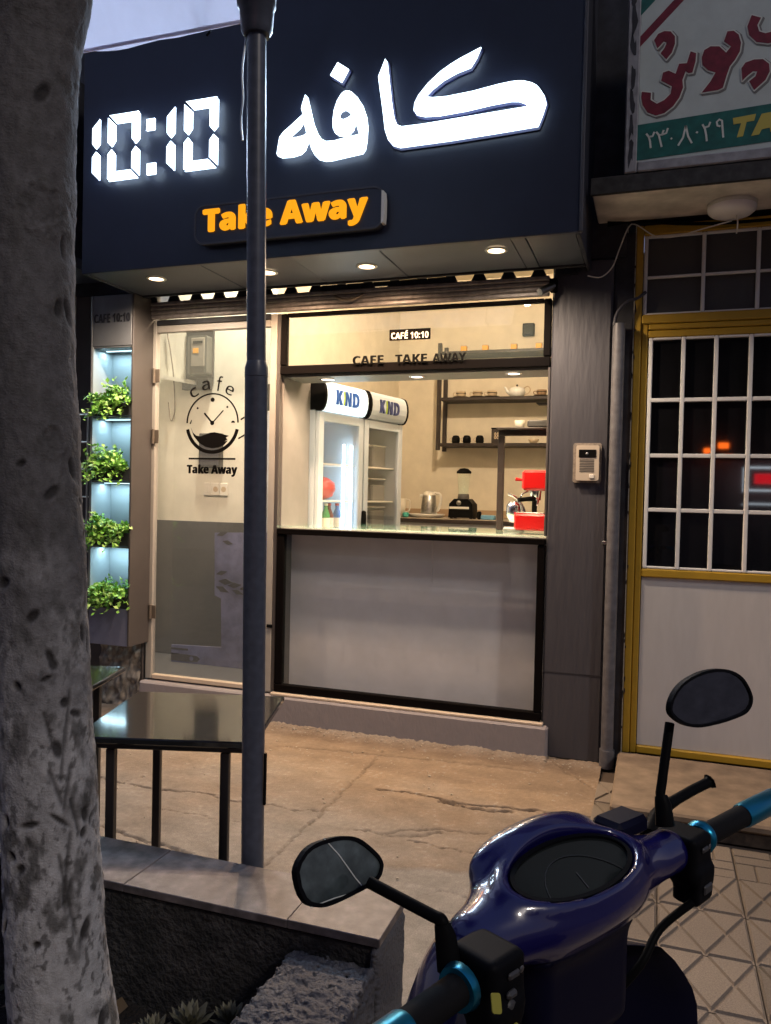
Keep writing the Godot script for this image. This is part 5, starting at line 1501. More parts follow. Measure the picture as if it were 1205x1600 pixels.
	for poly in [[Vector2(-0.1273,3.5349),Vector2(-0.0841,3.5244),Vector2(-0.0848,3.4890),Vector2(-0.0549,3.4665),Vector2(-0.0204,3.4800),Vector2(0.0078,3.5064),Vector2(0.0126,3.5422),Vector2(-0.0377,3.5769),Vector2(-0.0301,3.6153),Vector2(-0.0041,3.6205),Vector2(0.0282,3.6005),Vector2(0.0429,3.6466),Vector2(0.0785,3.6441),Vector2(0.0940,3.6989),Vector2(0.1199,3.6858),Vector2(0.1182,3.6470),Vector2(0.1055,3.5948),Vector2(0.0885,3.5944),Vector2(0.0739,3.6056),Vector2(0.0608,3.5654),Vector2(0.0647,3.5285),Vector2(0.0488,3.4824),Vector2(0.0212,3.4438),Vector2(-0.0185,3.4158),Vector2(-0.0591,3.4090),Vector2(-0.0978,3.4295),Vector2(-0.1225,3.4697),Vector2(-0.1295,3.5076)], [Vector2(-0.0767,3.7811),Vector2(-0.0589,3.8086),Vector2(-0.0300,3.8172),Vector2(-0.0009,3.8111),Vector2(0.0200,3.7834),Vector2(0.0211,3.7469),Vector2(0.0078,3.7066),Vector2(-0.0173,3.6772),Vector2(-0.0444,3.7119),Vector2(-0.0276,3.7336),Vector2(-0.0168,3.7591),Vector2(-0.0315,3.7676),Vector2(-0.0456,3.7517),Vector2(-0.0598,3.7387)], [Vector2(0.2437,3.7225),Vector2(0.2573,3.7677),Vector2(0.2849,3.7660),Vector2(0.3075,3.7445),Vector2(0.3196,3.7042),Vector2(0.3154,3.6635),Vector2(0.2945,3.6254),Vector2(0.2733,3.5991),Vector2(0.2607,3.5595),Vector2(0.2457,3.5022),Vector2(0.2238,3.4935),Vector2(0.1509,3.4920),Vector2(0.1889,3.5404),Vector2(0.2101,3.5790),Vector2(0.1760,3.5961),Vector2(0.1499,3.6241),Vector2(0.1460,3.6606),Vector2(0.1563,3.6949),Vector2(0.1839,3.7084),Vector2(0.2232,3.7021),Vector2(0.2547,3.6673),Vector2(0.2760,3.6935)], [Vector2(0.3623,3.8264),Vector2(0.4034,3.8076),Vector2(0.3882,3.7750),Vector2(0.3972,3.7442),Vector2(0.4245,3.7309),Vector2(0.4778,3.7365),Vector2(0.4794,3.6839),Vector2(0.4367,3.6821),Vector2(0.3878,3.6959),Vector2(0.3542,3.7338),Vector2(0.3447,3.7766)], [Vector2(0.3249,3.5823),Vector2(0.3417,3.6063),Vector2(0.3794,3.6151),Vector2(0.4174,3.6109),Vector2(0.4450,3.5844),Vector2(0.4487,3.5487),Vector2(0.4311,3.5104),Vector2(0.3838,3.4704),Vector2(0.3607,3.5150),Vector2(0.3873,3.5346),Vector2(0.3947,3.5569),Vector2(0.3757,3.5598),Vector2(0.3491,3.5403),Vector2(0.3305,3.5224)]]:
		var sh := []
		for v in poly:
			sh.append(v + Vector2(0.007, -0.006))
		var wide := Geometry2D.offset_polygon(PackedVector2Array(sh), 0.009)
		var mid := Geometry2D.offset_polygon(PackedVector2Array(poly), 0.006)
		part(s, "letter_shadow", nb(s).prism(Array(wide[0]), 0.4502, 0.4515), M.board_grey)
		part(s, "letter_outline", nb(s).prism(Array(mid[0]), 0.4516, 0.453), M.board_pale)
		part(s, "painted_letter", nb(s).prism(poly, 0.4531, 0.4545), M.board_red)
	for line in [[Vector2(-0.1008,3.3256),Vector2(-0.0885,3.3087),Vector2(-0.0820,3.2864),Vector2(-0.0781,3.2522)],[Vector2(-0.0885,3.3087),Vector2(-0.0709,3.3095),Vector2(-0.0627,3.3299)],[Vector2(-0.0539,3.3288),Vector2(-0.0417,3.3120),Vector2(-0.0352,3.2867),Vector2(-0.0266,3.2521)],[Vector2(-0.0417,3.3120),Vector2(-0.0272,3.3114),Vector2(-0.0191,3.3335)],[Vector2(-0.0272,3.3114),Vector2(-0.0070,3.3167),Vector2(-0.0001,3.3402)],[Vector2(0.0141,3.2897),Vector2(0.0211,3.2846)],[Vector2(0.0498,3.2489),Vector2(0.0717,3.2856),Vector2(0.0827,3.3417)],[Vector2(0.0827,3.3417),Vector2(0.0945,3.2888),Vector2(0.1126,3.2533)],[Vector2(0.1309,3.3053),Vector2(0.1385,3.3001)],[Vector2(0.1583,3.3379),Vector2(0.1702,3.3153),Vector2(0.1767,3.2844),Vector2(0.1804,3.2540)],[Vector2(0.1700,3.3213),Vector2(0.1868,3.3252),Vector2(0.1935,3.3452)],[Vector2(0.2400,3.3182),Vector2(0.2260,3.3231),Vector2(0.2227,3.3414),Vector2(0.2335,3.3519),Vector2(0.2459,3.3443),Vector2(0.2484,3.3172),Vector2(0.2539,3.2628)]]:
		part(s, "painted_digit", nb(s).ribbon(line, 0.009, 0.4521, 0.4535), M.board_pale)
	part(s, "painted_letter", nb(s).prism([Vector2(0.2934,3.3499),Vector2(0.3953,3.3570),Vector2(0.3881,3.3256),Vector2(0.3555,3.3240),Vector2(0.3411,3.2578),Vector2(0.3138,3.2553),Vector2(0.3310,3.3213),Vector2(0.2981,3.3196)], 0.4521, 0.4535), M.board_yellow)
	part(s, "painted_letter", nb(s).prism([Vector2(0.4197,3.3537),Vector2(0.4732,3.3582),Vector2(0.4920,3.2652),Vector2(0.4600,3.2634),Vector2(0.4567,3.2843),Vector2(0.4219,3.2800),Vector2(0.4118,3.2578),Vector2(0.3767,3.2545)], 0.4521, 0.4535), M.board_yellow)

func rough_slab(lo: Vector3, hi: Vector3, cell: float, amp: float, off: Vector3, freq: float) -> ArrayMesh:
	# a block whose top, front and end are weathered by noise
	var f := func(p: Vector3) -> float:
		var q := (p - (lo + hi) / 2.0).abs() - (hi - lo) / 2.0 + Vector3.ONE * 0.012
		var d := Vector3(maxf(q.x, 0), maxf(q.y, 0), maxf(q.z, 0)).length() + minf(maxf(q.x, maxf(q.y, q.z)), 0.0) - 0.012
		return d + amp * (N.get_noise_3dv(p * freq) + 0.5 * N.get_noise_3dv(p * freq * 2.7))
	var m := nets(lo - Vector3.ONE * 0.03, hi + Vector3.ONE * 0.03, cell, f)
	var a := m.surface_get_arrays(0)
	var v: PackedVector3Array = a[Mesh.ARRAY_VERTEX]
	for i in v.size():
		v[i] -= off
	a[Mesh.ARRAY_VERTEX] = v
	var r := ArrayMesh.new()
	r.add_surface_from_arrays(Mesh.PRIMITIVE_TRIANGLES, a)
	return r

func street_planter() -> void:
	var w := thing("tree_planter", "low concrete street planter with stone capped wall around the tree", "planter", Vector3(-1.3, 0, 3.4))
	part(w, "rear_wall", nb(w).box(Vector3(-3.2, 0.0, 2.665), Vector3(-0.6, 0.427, 2.85), 0.01), M.concrete_dark)
	var joints := [-3.2, -2.2, -1.31, -0.83, -0.588]
	for i in 4:
		part(w, "cap_stone", nb(w).box(Vector3(joints[i] + 0.0003, 0.429, 2.642), Vector3(joints[i + 1] - 0.0003, 0.45 + 0.0008 * (i % 2), 2.862), 0.002), M.cap_stone)
	part(w, "side_wall", rough_slab(Vector3(-0.815, 0.0, 2.862), Vector3(-0.593, 0.385, 4.2), 0.0085, 0.014, w.position, 34.0), M.concrete_rough)
	part(w, "end_render", rough_slab(Vector3(-0.612, 0.0, 2.66), Vector3(-0.586, 0.427, 2.87), 0.008, 0.004, w.position, 18.0), M.concrete_rough)
	part(w, "front_wall", nb(w).box(Vector3(-3.2, 0.0, 4.2), Vector3(-0.6, 0.385, 4.4), 0.012), M.concrete_rough)
	var P := PackedVector3Array()
	for v in 40:
		for u in 60:
			var x := -3.2 + 2.4 * u / 59.0
			var z := 4.25 - 1.42 * v / 39.0
			P.append(Vector3(x, 0.12 + 0.05 * N.get_noise_2d(x * 4.0, z * 4.0) + 0.02 * N.get_noise_2d(x * 16.0, z * 16.0), z))
	setting("soil", grid(60, 40, P, PackedColorArray()), M.soil)
	# tree
	var t := thing("street_tree", "grey smooth barked street tree with dark scars and carved marks", "tree", Vector3(-1.21, 0.1, 3.19))
	var prof := [[0.05, -1.19, 0.135], [0.309, -1.206, 0.117], [0.45, -1.226, 0.111], [0.592, -1.239, 0.107], [0.805, -1.256, 0.1055], [1.09, -1.278, 0.1025], [1.303, -1.292, 0.1025], [1.587, -1.316, 0.104], [1.786, -1.331, 0.104], [2.013, -1.339, 0.104], [2.226, -1.342, 0.1055], [2.469, -1.335, 0.1085], [2.583, -1.318, 0.117], [2.8, -1.3, 0.13], [3.1, -1.27, 0.13]]
	var marks := []
	var r := RandomNumberGenerator.new()
	r.seed = 42
	for i in 75:
		var low := r.randf() < 0.75
		marks.append([r.randf() * 1.25 + 0.3 if low else r.randf() * 2.4 + 0.3, r.randf() * TAU, 0.008 + r.randf() * 0.02, 0.004 + r.randf() * 0.009, r.randf() * 3.0])
	var nu := 230
	var nv := 760
	var PP := PackedVector3Array()
	var CC := PackedColorArray()
	var fn := FastNoiseLite.new()
	fn.seed = 17
	fn.fractal_octaves = 4
	fn.frequency = 1.0
	var hs := PackedFloat32Array()
	hs.resize(nu * nv)
	var y_lo := 0.05
	var y_hi := 3.1
	# scars: short sunken lips, some slanting like carved letters
	for m in marks:
		var rr := 0.105
		var vi := int((m[0] - y_lo) / (y_hi - y_lo) * (nv - 1))
		var ui := int(m[1] / TAU * nu)
		var dv := int(0.045 / (y_hi - y_lo) * nv) + 2
		for v in range(maxi(0, vi - dv), mini(nv - 1, vi + dv) + 1):
			for du in range(-15, 16):
				var u: int = (ui + du + nu) % nu
				var dx := du * TAU * rr / nu
				var dy := (v - vi) * (y_hi - y_lo) / (nv - 1)
				var ca := cos(m[4])
				var sa := sin(m[4])
				var ex: float = (dx * ca + dy * sa) / m[2]
				var ey: float = (-dx * sa + dy * ca) / m[3]
				var d2: float = ex * ex + ey * ey
				var k := u + v * nu
				hs[k] = maxf(hs[k], exp(-d2 * d2))
	# healed branch knots: a raised lip round a sunken eye
	for kn in [[2.1, 5.78, 0.034], [1.6, 5.92, 0.022]]:
		for v in nv:
			var dy: float = y_lo + (y_hi - y_lo) * v / (nv - 1.0) - kn[0]
			if absf(dy) > kn[2] * 1.8:
				continue
			for u in nu:
				var dx: float = wrapf(TAU * u / nu - kn[1], -PI, PI) * 0.105
				var dd: float = Vector2(dx, dy * 0.75).length() / kn[2] * (1.0 + 0.5 * fn.get_noise_2d(dx * 30.0 + kn[0], dy * 30.0))
				if dd < 1.7:
					hs[u + v * nu] += 0.28 * exp(-pow((dd - 0.8) * 4.0, 2.0)) - 0.4 * exp(-pow((dd - 1.15) * 4.0, 2.0))
	# carved strokes: X and chevrons facing the camera
	var strokes := [[0.62, 0.66, 5.63, 5.85], [0.72, 0.55, 5.6, 5.86], [0.76, 0.63, 5.85, 5.65], [0.9, 0.83, 5.5, 5.72], [0.9, 0.82, 5.95, 5.75], [0.98, 0.88, 5.86, 5.72], [0.83, 0.76, 5.9, 6.05], [1.02, 0.95, 5.45, 5.6], [1.06, 0.96, 6.0, 5.86]]
	for s in strokes:
		for q in 90:
			var tt := q / 89.0
			var vi := int((lerpf(s[0], s[1], tt) - y_lo) / (y_hi - y_lo) * (nv - 1))
			var uf: float = lerpf(s[2], s[3], tt) / TAU * nu
			for du in range(-3, 4):
				for dv in range(-2, 3):
					var u := (int(uf) + du + nu) % nu
					var d2 := pow((u - uf) / 1.4, 2.0) + dv * dv * 0.3
					var k := u + clampi(vi + dv, 0, nv - 1) * nu
					hs[k] = maxf(hs[k], 0.6 * exp(-d2))
	for v in nv:
		var y := lerpf(y_lo, y_hi, v / (nv - 1.0))
		var a := 0
		while a < prof.size() - 2 and prof[a + 1][0] < y:
			a += 1
		var tt: float = clampf((y - prof[a][0]) / (prof[a + 1][0] - prof[a][0]), 0.0, 1.0)
		var cx: float = lerpf(prof[a][1], prof[a + 1][1], tt)
		var rad: float = lerpf(prof[a][2], prof[a + 1][2], tt)
		for u in nu:
			var ang := TAU * u / nu
			var dir := Vector3(cos(ang), 0, -sin(ang))
			var q := Vector3(dir.x * 0.105, y, dir.z * 0.105)
			var n1 := fn.get_noise_3dv(q * 5.0)
			var n2 := fn.get_noise_3dv(q * Vector3(30.0, 22.0, 30.0))
			var n3 := fn.get_noise_3dv(q * 110.0)
			var h := hs[u + v * nu]
			var rr := rad * 0.965 * (1.0 + 0.05 * n1) + 0.003 * n2 + 0.0008 * n3 - 0.007 * h
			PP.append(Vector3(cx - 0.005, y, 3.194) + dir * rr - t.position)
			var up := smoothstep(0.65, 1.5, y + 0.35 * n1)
			var col := Color(0.6, 0.59, 0.57).lerp(Color(0.15, 0.142, 0.14), up)  # canopy shade painted into the bark, darker up the trunk
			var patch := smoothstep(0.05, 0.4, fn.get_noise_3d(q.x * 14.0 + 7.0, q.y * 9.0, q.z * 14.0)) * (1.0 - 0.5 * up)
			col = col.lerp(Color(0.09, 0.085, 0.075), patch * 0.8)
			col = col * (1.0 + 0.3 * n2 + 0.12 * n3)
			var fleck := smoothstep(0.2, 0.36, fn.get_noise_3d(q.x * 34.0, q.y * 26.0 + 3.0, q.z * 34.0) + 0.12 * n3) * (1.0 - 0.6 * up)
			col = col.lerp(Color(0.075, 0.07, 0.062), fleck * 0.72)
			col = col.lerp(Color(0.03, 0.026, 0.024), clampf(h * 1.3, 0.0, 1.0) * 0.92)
			col.a = 1.0
			CC.append(col)
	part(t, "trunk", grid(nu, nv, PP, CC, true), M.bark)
	var limbs := MB.new().smooth(true)
	var o := t.position
	limbs.col(Color(0.15, 0.135, 0.12))
	for q in [[Vector3(-1.27, 3.02, 3.194), Vector3(-1.0, 3.5, 3.1), Vector3(-0.6, 4.2, 3.0), Vector3(-0.3, 5.2, 3.1)], [Vector3(-1.29, 3.02, 3.194), Vector3(-1.55, 3.6, 3.3), Vector3(-1.9, 4.4, 3.6), Vector3(-2.2, 5.4, 3.5)], [Vector3(-1.27, 3.05, 3.2), Vector3(-1.2, 3.8, 3.5), Vector3(-1.1, 4.8, 3.9), Vector3(-1.2, 5.6, 4.1)]]:
		var mbl := MB.new(o).smooth(true)
		mbl.col(Color(0.15, 0.135, 0.12))
		var cv := curve(q, 6)
		var ra := []
		for i in cv.size():
			ra.append(lerpf(0.09, 0.025, float(i) / cv.size()))
		mbl.tube(cv, ra, 12)
		part(t, "limb", mbl, M.bark)
	var lm := MB.new()
	var s2 := 0.07
	lm.tri(Vector3(0, 0, 0), Vector3(s2 * 0.4, s2, 0.01), Vector3(-s2 * 0.4, s2, -0.01))
	lm.tri(Vector3(0, 0, 0), Vector3(-s2 * 0.4, s2, -0.01), Vector3(0, s2 * 1.5, -0.02))
	var mm := MultiMesh.new()
	mm.transform_format = MultiMesh.TRANSFORM_3D
	mm.mesh = lm.done()
	mm.instance_count = 5000
	for i in 5000:
		var c: Vector3 = [Vector3(-0.4, 5.0, 3.1), Vector3(-2.0, 5.2, 3.5), Vector3(-1.2, 5.6, 4.0), Vector3(-1.0, 4.5, 3.4), Vector3(-1.6, 6.0, 3.2)][i % 5]
		var d := Vector3(r.randfn(), r.randfn() * 0.6, r.randfn()) * 0.5
		mm.set_instance_transform(i, Transform3D(Basis.from_euler(Vector3(r.randf() * TAU, r.randf() * TAU, r.randf() * TAU)).scaled(Vector3.ONE * (0.7 + r.randf())), c + d - o))
	var mi := MultiMeshInstance3D.new()
	mi.multimesh = mm
	mi.material_override = M.crown
	mi.name = "crown"
	mi.set_meta("kind", "stuff")
	t.add_child(mi, true)
	# small plants in the soil
	var spots := [["pale rosette plant in the planter soil, nearest the tree foot", Vector3(-1.03, 0.2, 2.97), 0.054], ["small rosette plant in the planter soil under the capped wall", Vector3(-0.95, 0.2, 2.92), 0.040], ["little rosette plant in the planter soil, close beside the trunk", Vector3(-1.1, 0.2, 3.02), 0.036], ["dark rosette plant in the planter soil by the rough side wall", Vector3(-0.87, 0.18, 2.97), 0.043]]
	for s in spots:
		var pl := thing("rosette_plant", s[0], "plant", s[1] - Vector3(0, 0.06, 0), "rosette plants in the planter")
		var mb := MB.new()
		for i in 26:
			var a := i * 2.4
			var e := 0.2 + 1.0 * i / 26.0
			var g := 0.7 + 0.5 * r.randf()
			mb.col(Color(0.15 * g, 0.14 * g, 0.09 * g))
			var d := Vector3(cos(a) * cos(e), sin(e), sin(a) * cos(e))
			var side := d.cross(Vector3.UP).normalized()
			var l: float = s[2] * (1.15 - 0.5 * i / 26.0)
			var c0 := Vector3(0, 0.06, 0) + d * 0.008
			var m1 := c0 + d * l * 0.6 + Vector3(0, 0.004, 0)
			var tip := c0 + d * l + Vector3(0, 0.01, 0)
			mb.tri(c0, m1 + side * l * 0.22, tip)
			mb.tri(c0, tip, m1 - side * l * 0.22)
		part(pl, "leaves", mb, M.leaf)
		part(pl, "stem", MB.new().smooth(true).tube([Vector3(0, 0, 0), Vector3(0, 0.07, 0)], 0.01, 6), M.brown_shelf)

func leaf_litter() -> void:
	var r := RandomNumberGenerator.new()
	r.seed = 19
	var lm := MB.new()
	lm.tri(Vector3(-0.5, 0, 0), Vector3(0, 0.08, 0.3), Vector3(0.6, 0, 0))
	lm.tri(Vector3(-0.5, 0, 0), Vector3(0.6, 0, 0), Vector3(0, 0.1, -0.3))
	var mm := MultiMesh.new()
	mm.transform_format = MultiMesh.TRANSFORM_3D
	mm.use_colors = true
	mm.mesh = lm.done()
	mm.instance_count = 160
	for i in 160:
		var x := r.randf_range(-1.9, -0.84)
		var z := r.randf_range(2.88, 3.8)
		var y := 0.135 + 0.05 * N.get_noise_2d(x * 4.0, z * 4.0) + 0.02 * N.get_noise_2d(x * 16.0, z * 16.0)
		var s := 0.03 + 0.04 * r.randf()
		mm.set_instance_transform(i, Transform3D(Basis.from_euler(Vector3(r.randf_range(-0.5, 0.5), r.randf() * TAU, r.randf_range(-0.5, 0.5))).scaled(Vector3.ONE * s), Vector3(x, y, z)))
		mm.set_instance_color(i, [Color(0.16, 0.11, 0.06), Color(0.1, 0.07, 0.045), Color(0.2, 0.17, 0.11), Color(0.07, 0.08, 0.04)][i % 4])
	var mi := MultiMeshInstance3D.new()
	mi.multimesh = mm
	mi.material_override = M.leaf_dry
	mi.name = "leaf_litter"
	tag(mi, "dry fallen leaves scattered on the planter soil", "leaves")
	mi.set_meta("kind", "stuff")
	add_child(mi, true)

func awning_and_pole() -> void:
	var p := thing("grey_pole", "dark grey two stage steel pole behind the planter wall", "pole", Vector3(-1.09, 0, 2.58))
	part(p, "lower_tube", nb(p).smooth(true).tube([Vector3(-1.073, 0.0, 2.58), Vector3(-1.096, 1.83, 2.58)], 0.0325, 24), M.pole)
	part(p, "shoulder", nb(p).smooth(true).tube([Vector3(-1.096, 1.831, 2.58), Vector3(-1.0965, 1.855, 2.58), Vector3(-1.097, 1.875, 2.58)], [0.0335, 0.033, 0.0275], 24), M.pole)
	part(p, "upper_tube", nb(p).smooth(true).tube([Vector3(-1.097, 1.87, 2.58), Vector3(-1.117, 2.85, 2.58)], 0.027, 24), M.pole)
	part(p, "top_socket", nb(p).smooth(true).tube([Vector3(-1.1155, 2.80, 2.58), Vector3(-1.116, 2.815, 2.58), Vector3(-1.1175, 2.88, 2.58), Vector3(-1.118, 2.885, 2.58), Vector3(-1.12, 3.0, 2.58)], [0.037, 0.045, 0.05, 0.056, 0.056], 20), M.pole)
	part(p, "binding_wire", nb(p).smooth(true).tube(curve([Vector3(-1.143, 2.8, 2.59), Vector3(-1.149, 2.7, 2.6), Vector3(-1.145, 2.62, 2.6), Vector3(-1.15, 2.56, 2.6), Vector3(-1.144, 2.5, 2.6)], 5), 0.003, 6), M.steel)
	part(p, "side_clip", nb(p).box(Vector3(-1.046, 0.6, 2.575), Vector3(-1.04, 0.75, 2.585), 0.001), M.black)
	# fabric canopy
	var a := thing("fabric_canopy", "pale fabric canopy stretched overhead beside the pole", "awning", Vector3(-2.2, 3.0, 2.6))
	var P := PackedVector3Array()
	var nu := 60
	var nv := 30
	for v in nv:
		for u in nu:
			var s := u / (nu - 1.0)
			var t := v / (nv - 1.0)
			var x := lerpf(-3.6, -1.25, s)
			var zed := 2.3 + 0.62 * t
			var y := 3.035 - 0.012 * sin(PI * clampf((x + 1.98) / 0.8, 0.0, 1.0)) * (1.0 - t) + 1.0 * t - 0.06 * sin(PI * t) + 0.02 * N.get_noise_2d(x * 2.0, zed * 2.0)
			P.append(Vector3(x, y, zed) - a.position)
	part(a, "cloth", grid(nu, nv, P, PackedColorArray()), M.canopy)
	part(a, "front_hem", nb(a).smooth(true).tube([Vector3(-3.6, 3.03, 2.31), Vector3(-2.0, 3.035, 2.31), Vector3(-1.26, 3.03, 2.31)], 0.006, 6), M.canopy)
	part(a, "support_bar", nb(a).smooth(true).tube([Vector3(-1.12, 2.97, 2.58), Vector3(-0.95, 3.02, 2.4), Vector3(-0.88, 3.1, 2.3)], 0.014, 10), M.pole)
	part(a, "support_bar", nb(a).smooth(true).tube([Vector3(-3.6, 3.85, 2.86), Vector3(-1.12, 3.82, 2.84)], 0.018, 10), M.pole)
	var w := thing("hanging_wire", "thin dark wire dangling from the fabric canopy", "wire", Vector3(-1.49, 3.1, 2.29))
	part(w, "strand", nb(w).smooth(true).tube(curve([Vector3(-1.475, 3.2, 2.29), Vector3(-1.478, 3.1, 2.285), Vector3(-1.48, 3.055, 2.285), Vector3(-1.462, 3.045, 2.285), Vector3(-1.455, 3.035, 2.285), Vector3(-1.468, 3.022, 2.285)], 5), 0.004, 6), M.black)

func tables() -> void:
	var ang := deg_to_rad(16.5)
	var t := thing("cafe_table", "black glossy cafe table behind the planter wall", "table", Vector3(-1.52, 0, 2.235), "", Basis(Vector3.UP, ang))
	var hx := 0.285
	var hz := 0.285
	part(t, "tabletop", MB.new().box(Vector3(-hx, 0.698, -hz), Vector3(hx, 0.72, hz), 0.004), M.table_top)
	for q in [[-1, -1], [1, -1], [-1, 1], [1, 1]]:
		var x: float = q[0] * (hx - 0.1)
		var z: float = q[1] * (hz - 0.06)
		part(t, "leg", MB.new().box(Vector3(x - 0.014, 0.0, z - 0.014), Vector3(x + 0.014, 0.668, z + 0.014), 0.002), M.table_leg)
	for q in [-1, 1]:
		part(t, "apron", MB.new().box(Vector3(-hx + 0.04, 0.669, q * (hz - 0.06) - 0.012), Vector3(hx - 0.04, 0.697, q * (hz - 0.06) + 0.012), 0.002), M.table_leg)
		part(t, "apron", MB.new().box(Vector3(q * (hx - 0.1) - 0.012, 0.669, -hz + 0.076), Vector3(q * (hx - 0.1) + 0.012, 0.697, hz - 0.076), 0.002), M.table_leg)
	copy(t, Vector3(-2.38, 0, 2.06), "second black cafe table, mostly hidden by the tree", Basis(Vector3.UP, ang))

func left_shop() -> void:
	var b := thing("grocery_building", "neighbouring grocery front partly hidden behind the tree", "building", Vector3(-5.5, 0, -0.6))
	part(b, "back_wall", nb(b).box(Vector3(-8.0, 0.0, -1.2), Vector3(-4.05, 3.2, -1.1)), M.jamb_grey)
	part(b, "soffit", nb(b).box(Vector3(-8.0, 2.95, -1.1), Vector3(-3.66, 3.02, 0.9)), M.soffit)
	part(b, "fascia", nb(b).box(Vector3(-8.0, 3.02, -1.1), Vector3(-3.7, 4.2, 0.7)), M.slate_dark)
	part(b, "green_edge", nb(b).box(Vector3(-8.0, 2.86, 0.9), Vector3(-3.45, 2.95, 0.93), 0.004), mt(lin(0.1, 0.16, 0.07), 0.6))
	var l := thing("grocery_tube_light", "fluorescent tube under the grocery soffit", "light", Vector3(-4.6, 2.93, -0.1))
	part(l, "tube", MB.new().smooth(true).tube([Vector3(-0.3, 0, 0), Vector3(0.3, 0, 0)], 0.013, 8), glow(Color(0.85, 0.93, 1.0), 3.0))
	area("grocery_lamp", Vector3(-4.6, 2.9, -0.1), Color(0.82, 0.92, 1.0), 1.4, Vector2(0.6, 0.03), Vector3.DOWN)
	var s := thing("grocery_shelf", "grey goods shelf of the grocery beside the planter column", "shelf", Vector3(-4.35, 0.0, -0.45))
	for y in [0.5, 1.3, 1.7, 2.08, 2.32, 2.6]:
		part(s, "board", nb(s).box(Vector3(-5.2, y, -0.75), Vector3(-4.06, y + 0.02, -0.2), 0.003), M.jamb_grey)
	part(s, "upright", nb(s).box(Vector3(-4.058, 0.0, -0.75), Vector3(-4.04, 2.8, -0.2), 0.003), M.jamb_grey)
	var cols := [lin(0.4, 0.42, 0.5), lin(0.16, 0.1, 0.12), lin(0.5, 0.5, 0.55), lin(0.35, 0.28, 0.2), lin(0.6, 0.6, 0.62), lin(0.25, 0.14, 0.06), lin(0.12, 0.14, 0.3), lin(0.45, 0.45, 0.46)]
	var words := ["bluish", "dark plum", "pale lilac", "tan", "white", "brown", "navy", "light grey"]
	for i in 8:
		var y: float = [2.62, 2.34, 2.34, 2.1, 2.1, 1.72, 1.72, 1.32][i]
		var x := -4.2 - 0.16 * (i % 2)
		var g := thing("goods_box", "%s packet on the grocery shelf beside the planter column" % words[i], "packet", Vector3(x, y, -0.3), "goods on the grocery shelf")
		part(g, "carton", MB.new().box(Vector3(-0.07, 0, -0.08), Vector3(0.07, 0.16 + 0.015 * (i % 3), 0.08), 0.006), mt(cols[i], 0.4))
		part(g, "printed_face", MB.new().box(Vector3(-0.05, 0.03, 0.0805), Vector3(0.05, 0.11, 0.0825)), mt(cols[(i + 3) % 8], 0.4))
	var r := thing("wire_rack", "white wire grid rack before the grocery shelf", "rack", Vector3(-3.95, 0.0, 0.1))
	for i in 10:
		part(r, "wire", nb(r).smooth(true).tube([Vector3(-4.25, 0.3 + 0.19 * i, 0.1), Vector3(-3.72, 0.3 + 0.19 * i, 0.1)], 0.006, 6), M.plastic_white)
	for i in 6:
		part(r, "wire", nb(r).smooth(true).tube([Vector3(-4.24 + 0.1 * i, 0.0, 0.107), Vector3(-4.24 + 0.1 * i, 2.05, 0.107)], 0.006, 6), M.plastic_white)

func street_behind() -> void:
	# the other side of the street, seen only in reflections
	var b := thing("far_shop_row", "dark row of shops across the street", "building", Vector3(0, 0, 14.0))
	part(b, "wall", nb(b).box(Vector3(-14, 0, 13.0), Vector3(14, 8.5, 15.0)), M.far_wall)
	for i in 8:
		part(b, "shutter", nb(b).box(Vector3(-13 + 3.3 * i, 0.0, 12.95), Vector3(-10.6 + 3.3 * i, 2.4, 12.99)), M.shutter)
	var n := thing("far_neon_sign", "red and white lit shop sign across the street", "sign", Vector3(1.9, 1.5, 12.4))
	part(n, "frame", nb(n).prism(keyhole([Vector2(1.6, 1.75), Vector2(2.5, 1.75), Vector2(2.5, 2.24), Vector2(1.6, 2.24)], [[Vector2(1.64, 1.79), Vector2(2.46, 1.79), Vector2(2.46, 2.2), Vector2(1.64, 2.2)]]), 12.38, 12.42), glow(Color(0.9, 0.95, 1.0), 9.0))
	part(n, "lit_band", nb(n).box(Vector3(1.75, 1.9, 12.38), Vector3(2.35, 2.1, 12.4), 0.02), glow(Color(1.0, 0.1, 0.15), 9.0))
	part(n, "lower_frame", nb(n).box(Vector3(1.6, 1.48, 12.38), Vector3(2.4, 1.52, 12.4)), glow(Color(0.9, 0.95, 1.0), 7.0))
	for q in [["orange lit blob sign across the street", 1.02], ["second orange lit blob sign across the street", 1.3]]:
		solo("far_orange_sign", q[0], "sign", Vector3(q[1], 2.6, 12.4), MB.new().box(Vector3(-0.1, -0.06, 0), Vector3(0.1, 0.06, 0.03), 0.02), glow(Color(1.0, 0.42, 0.1), 26.0), "orange lit signs across the street")

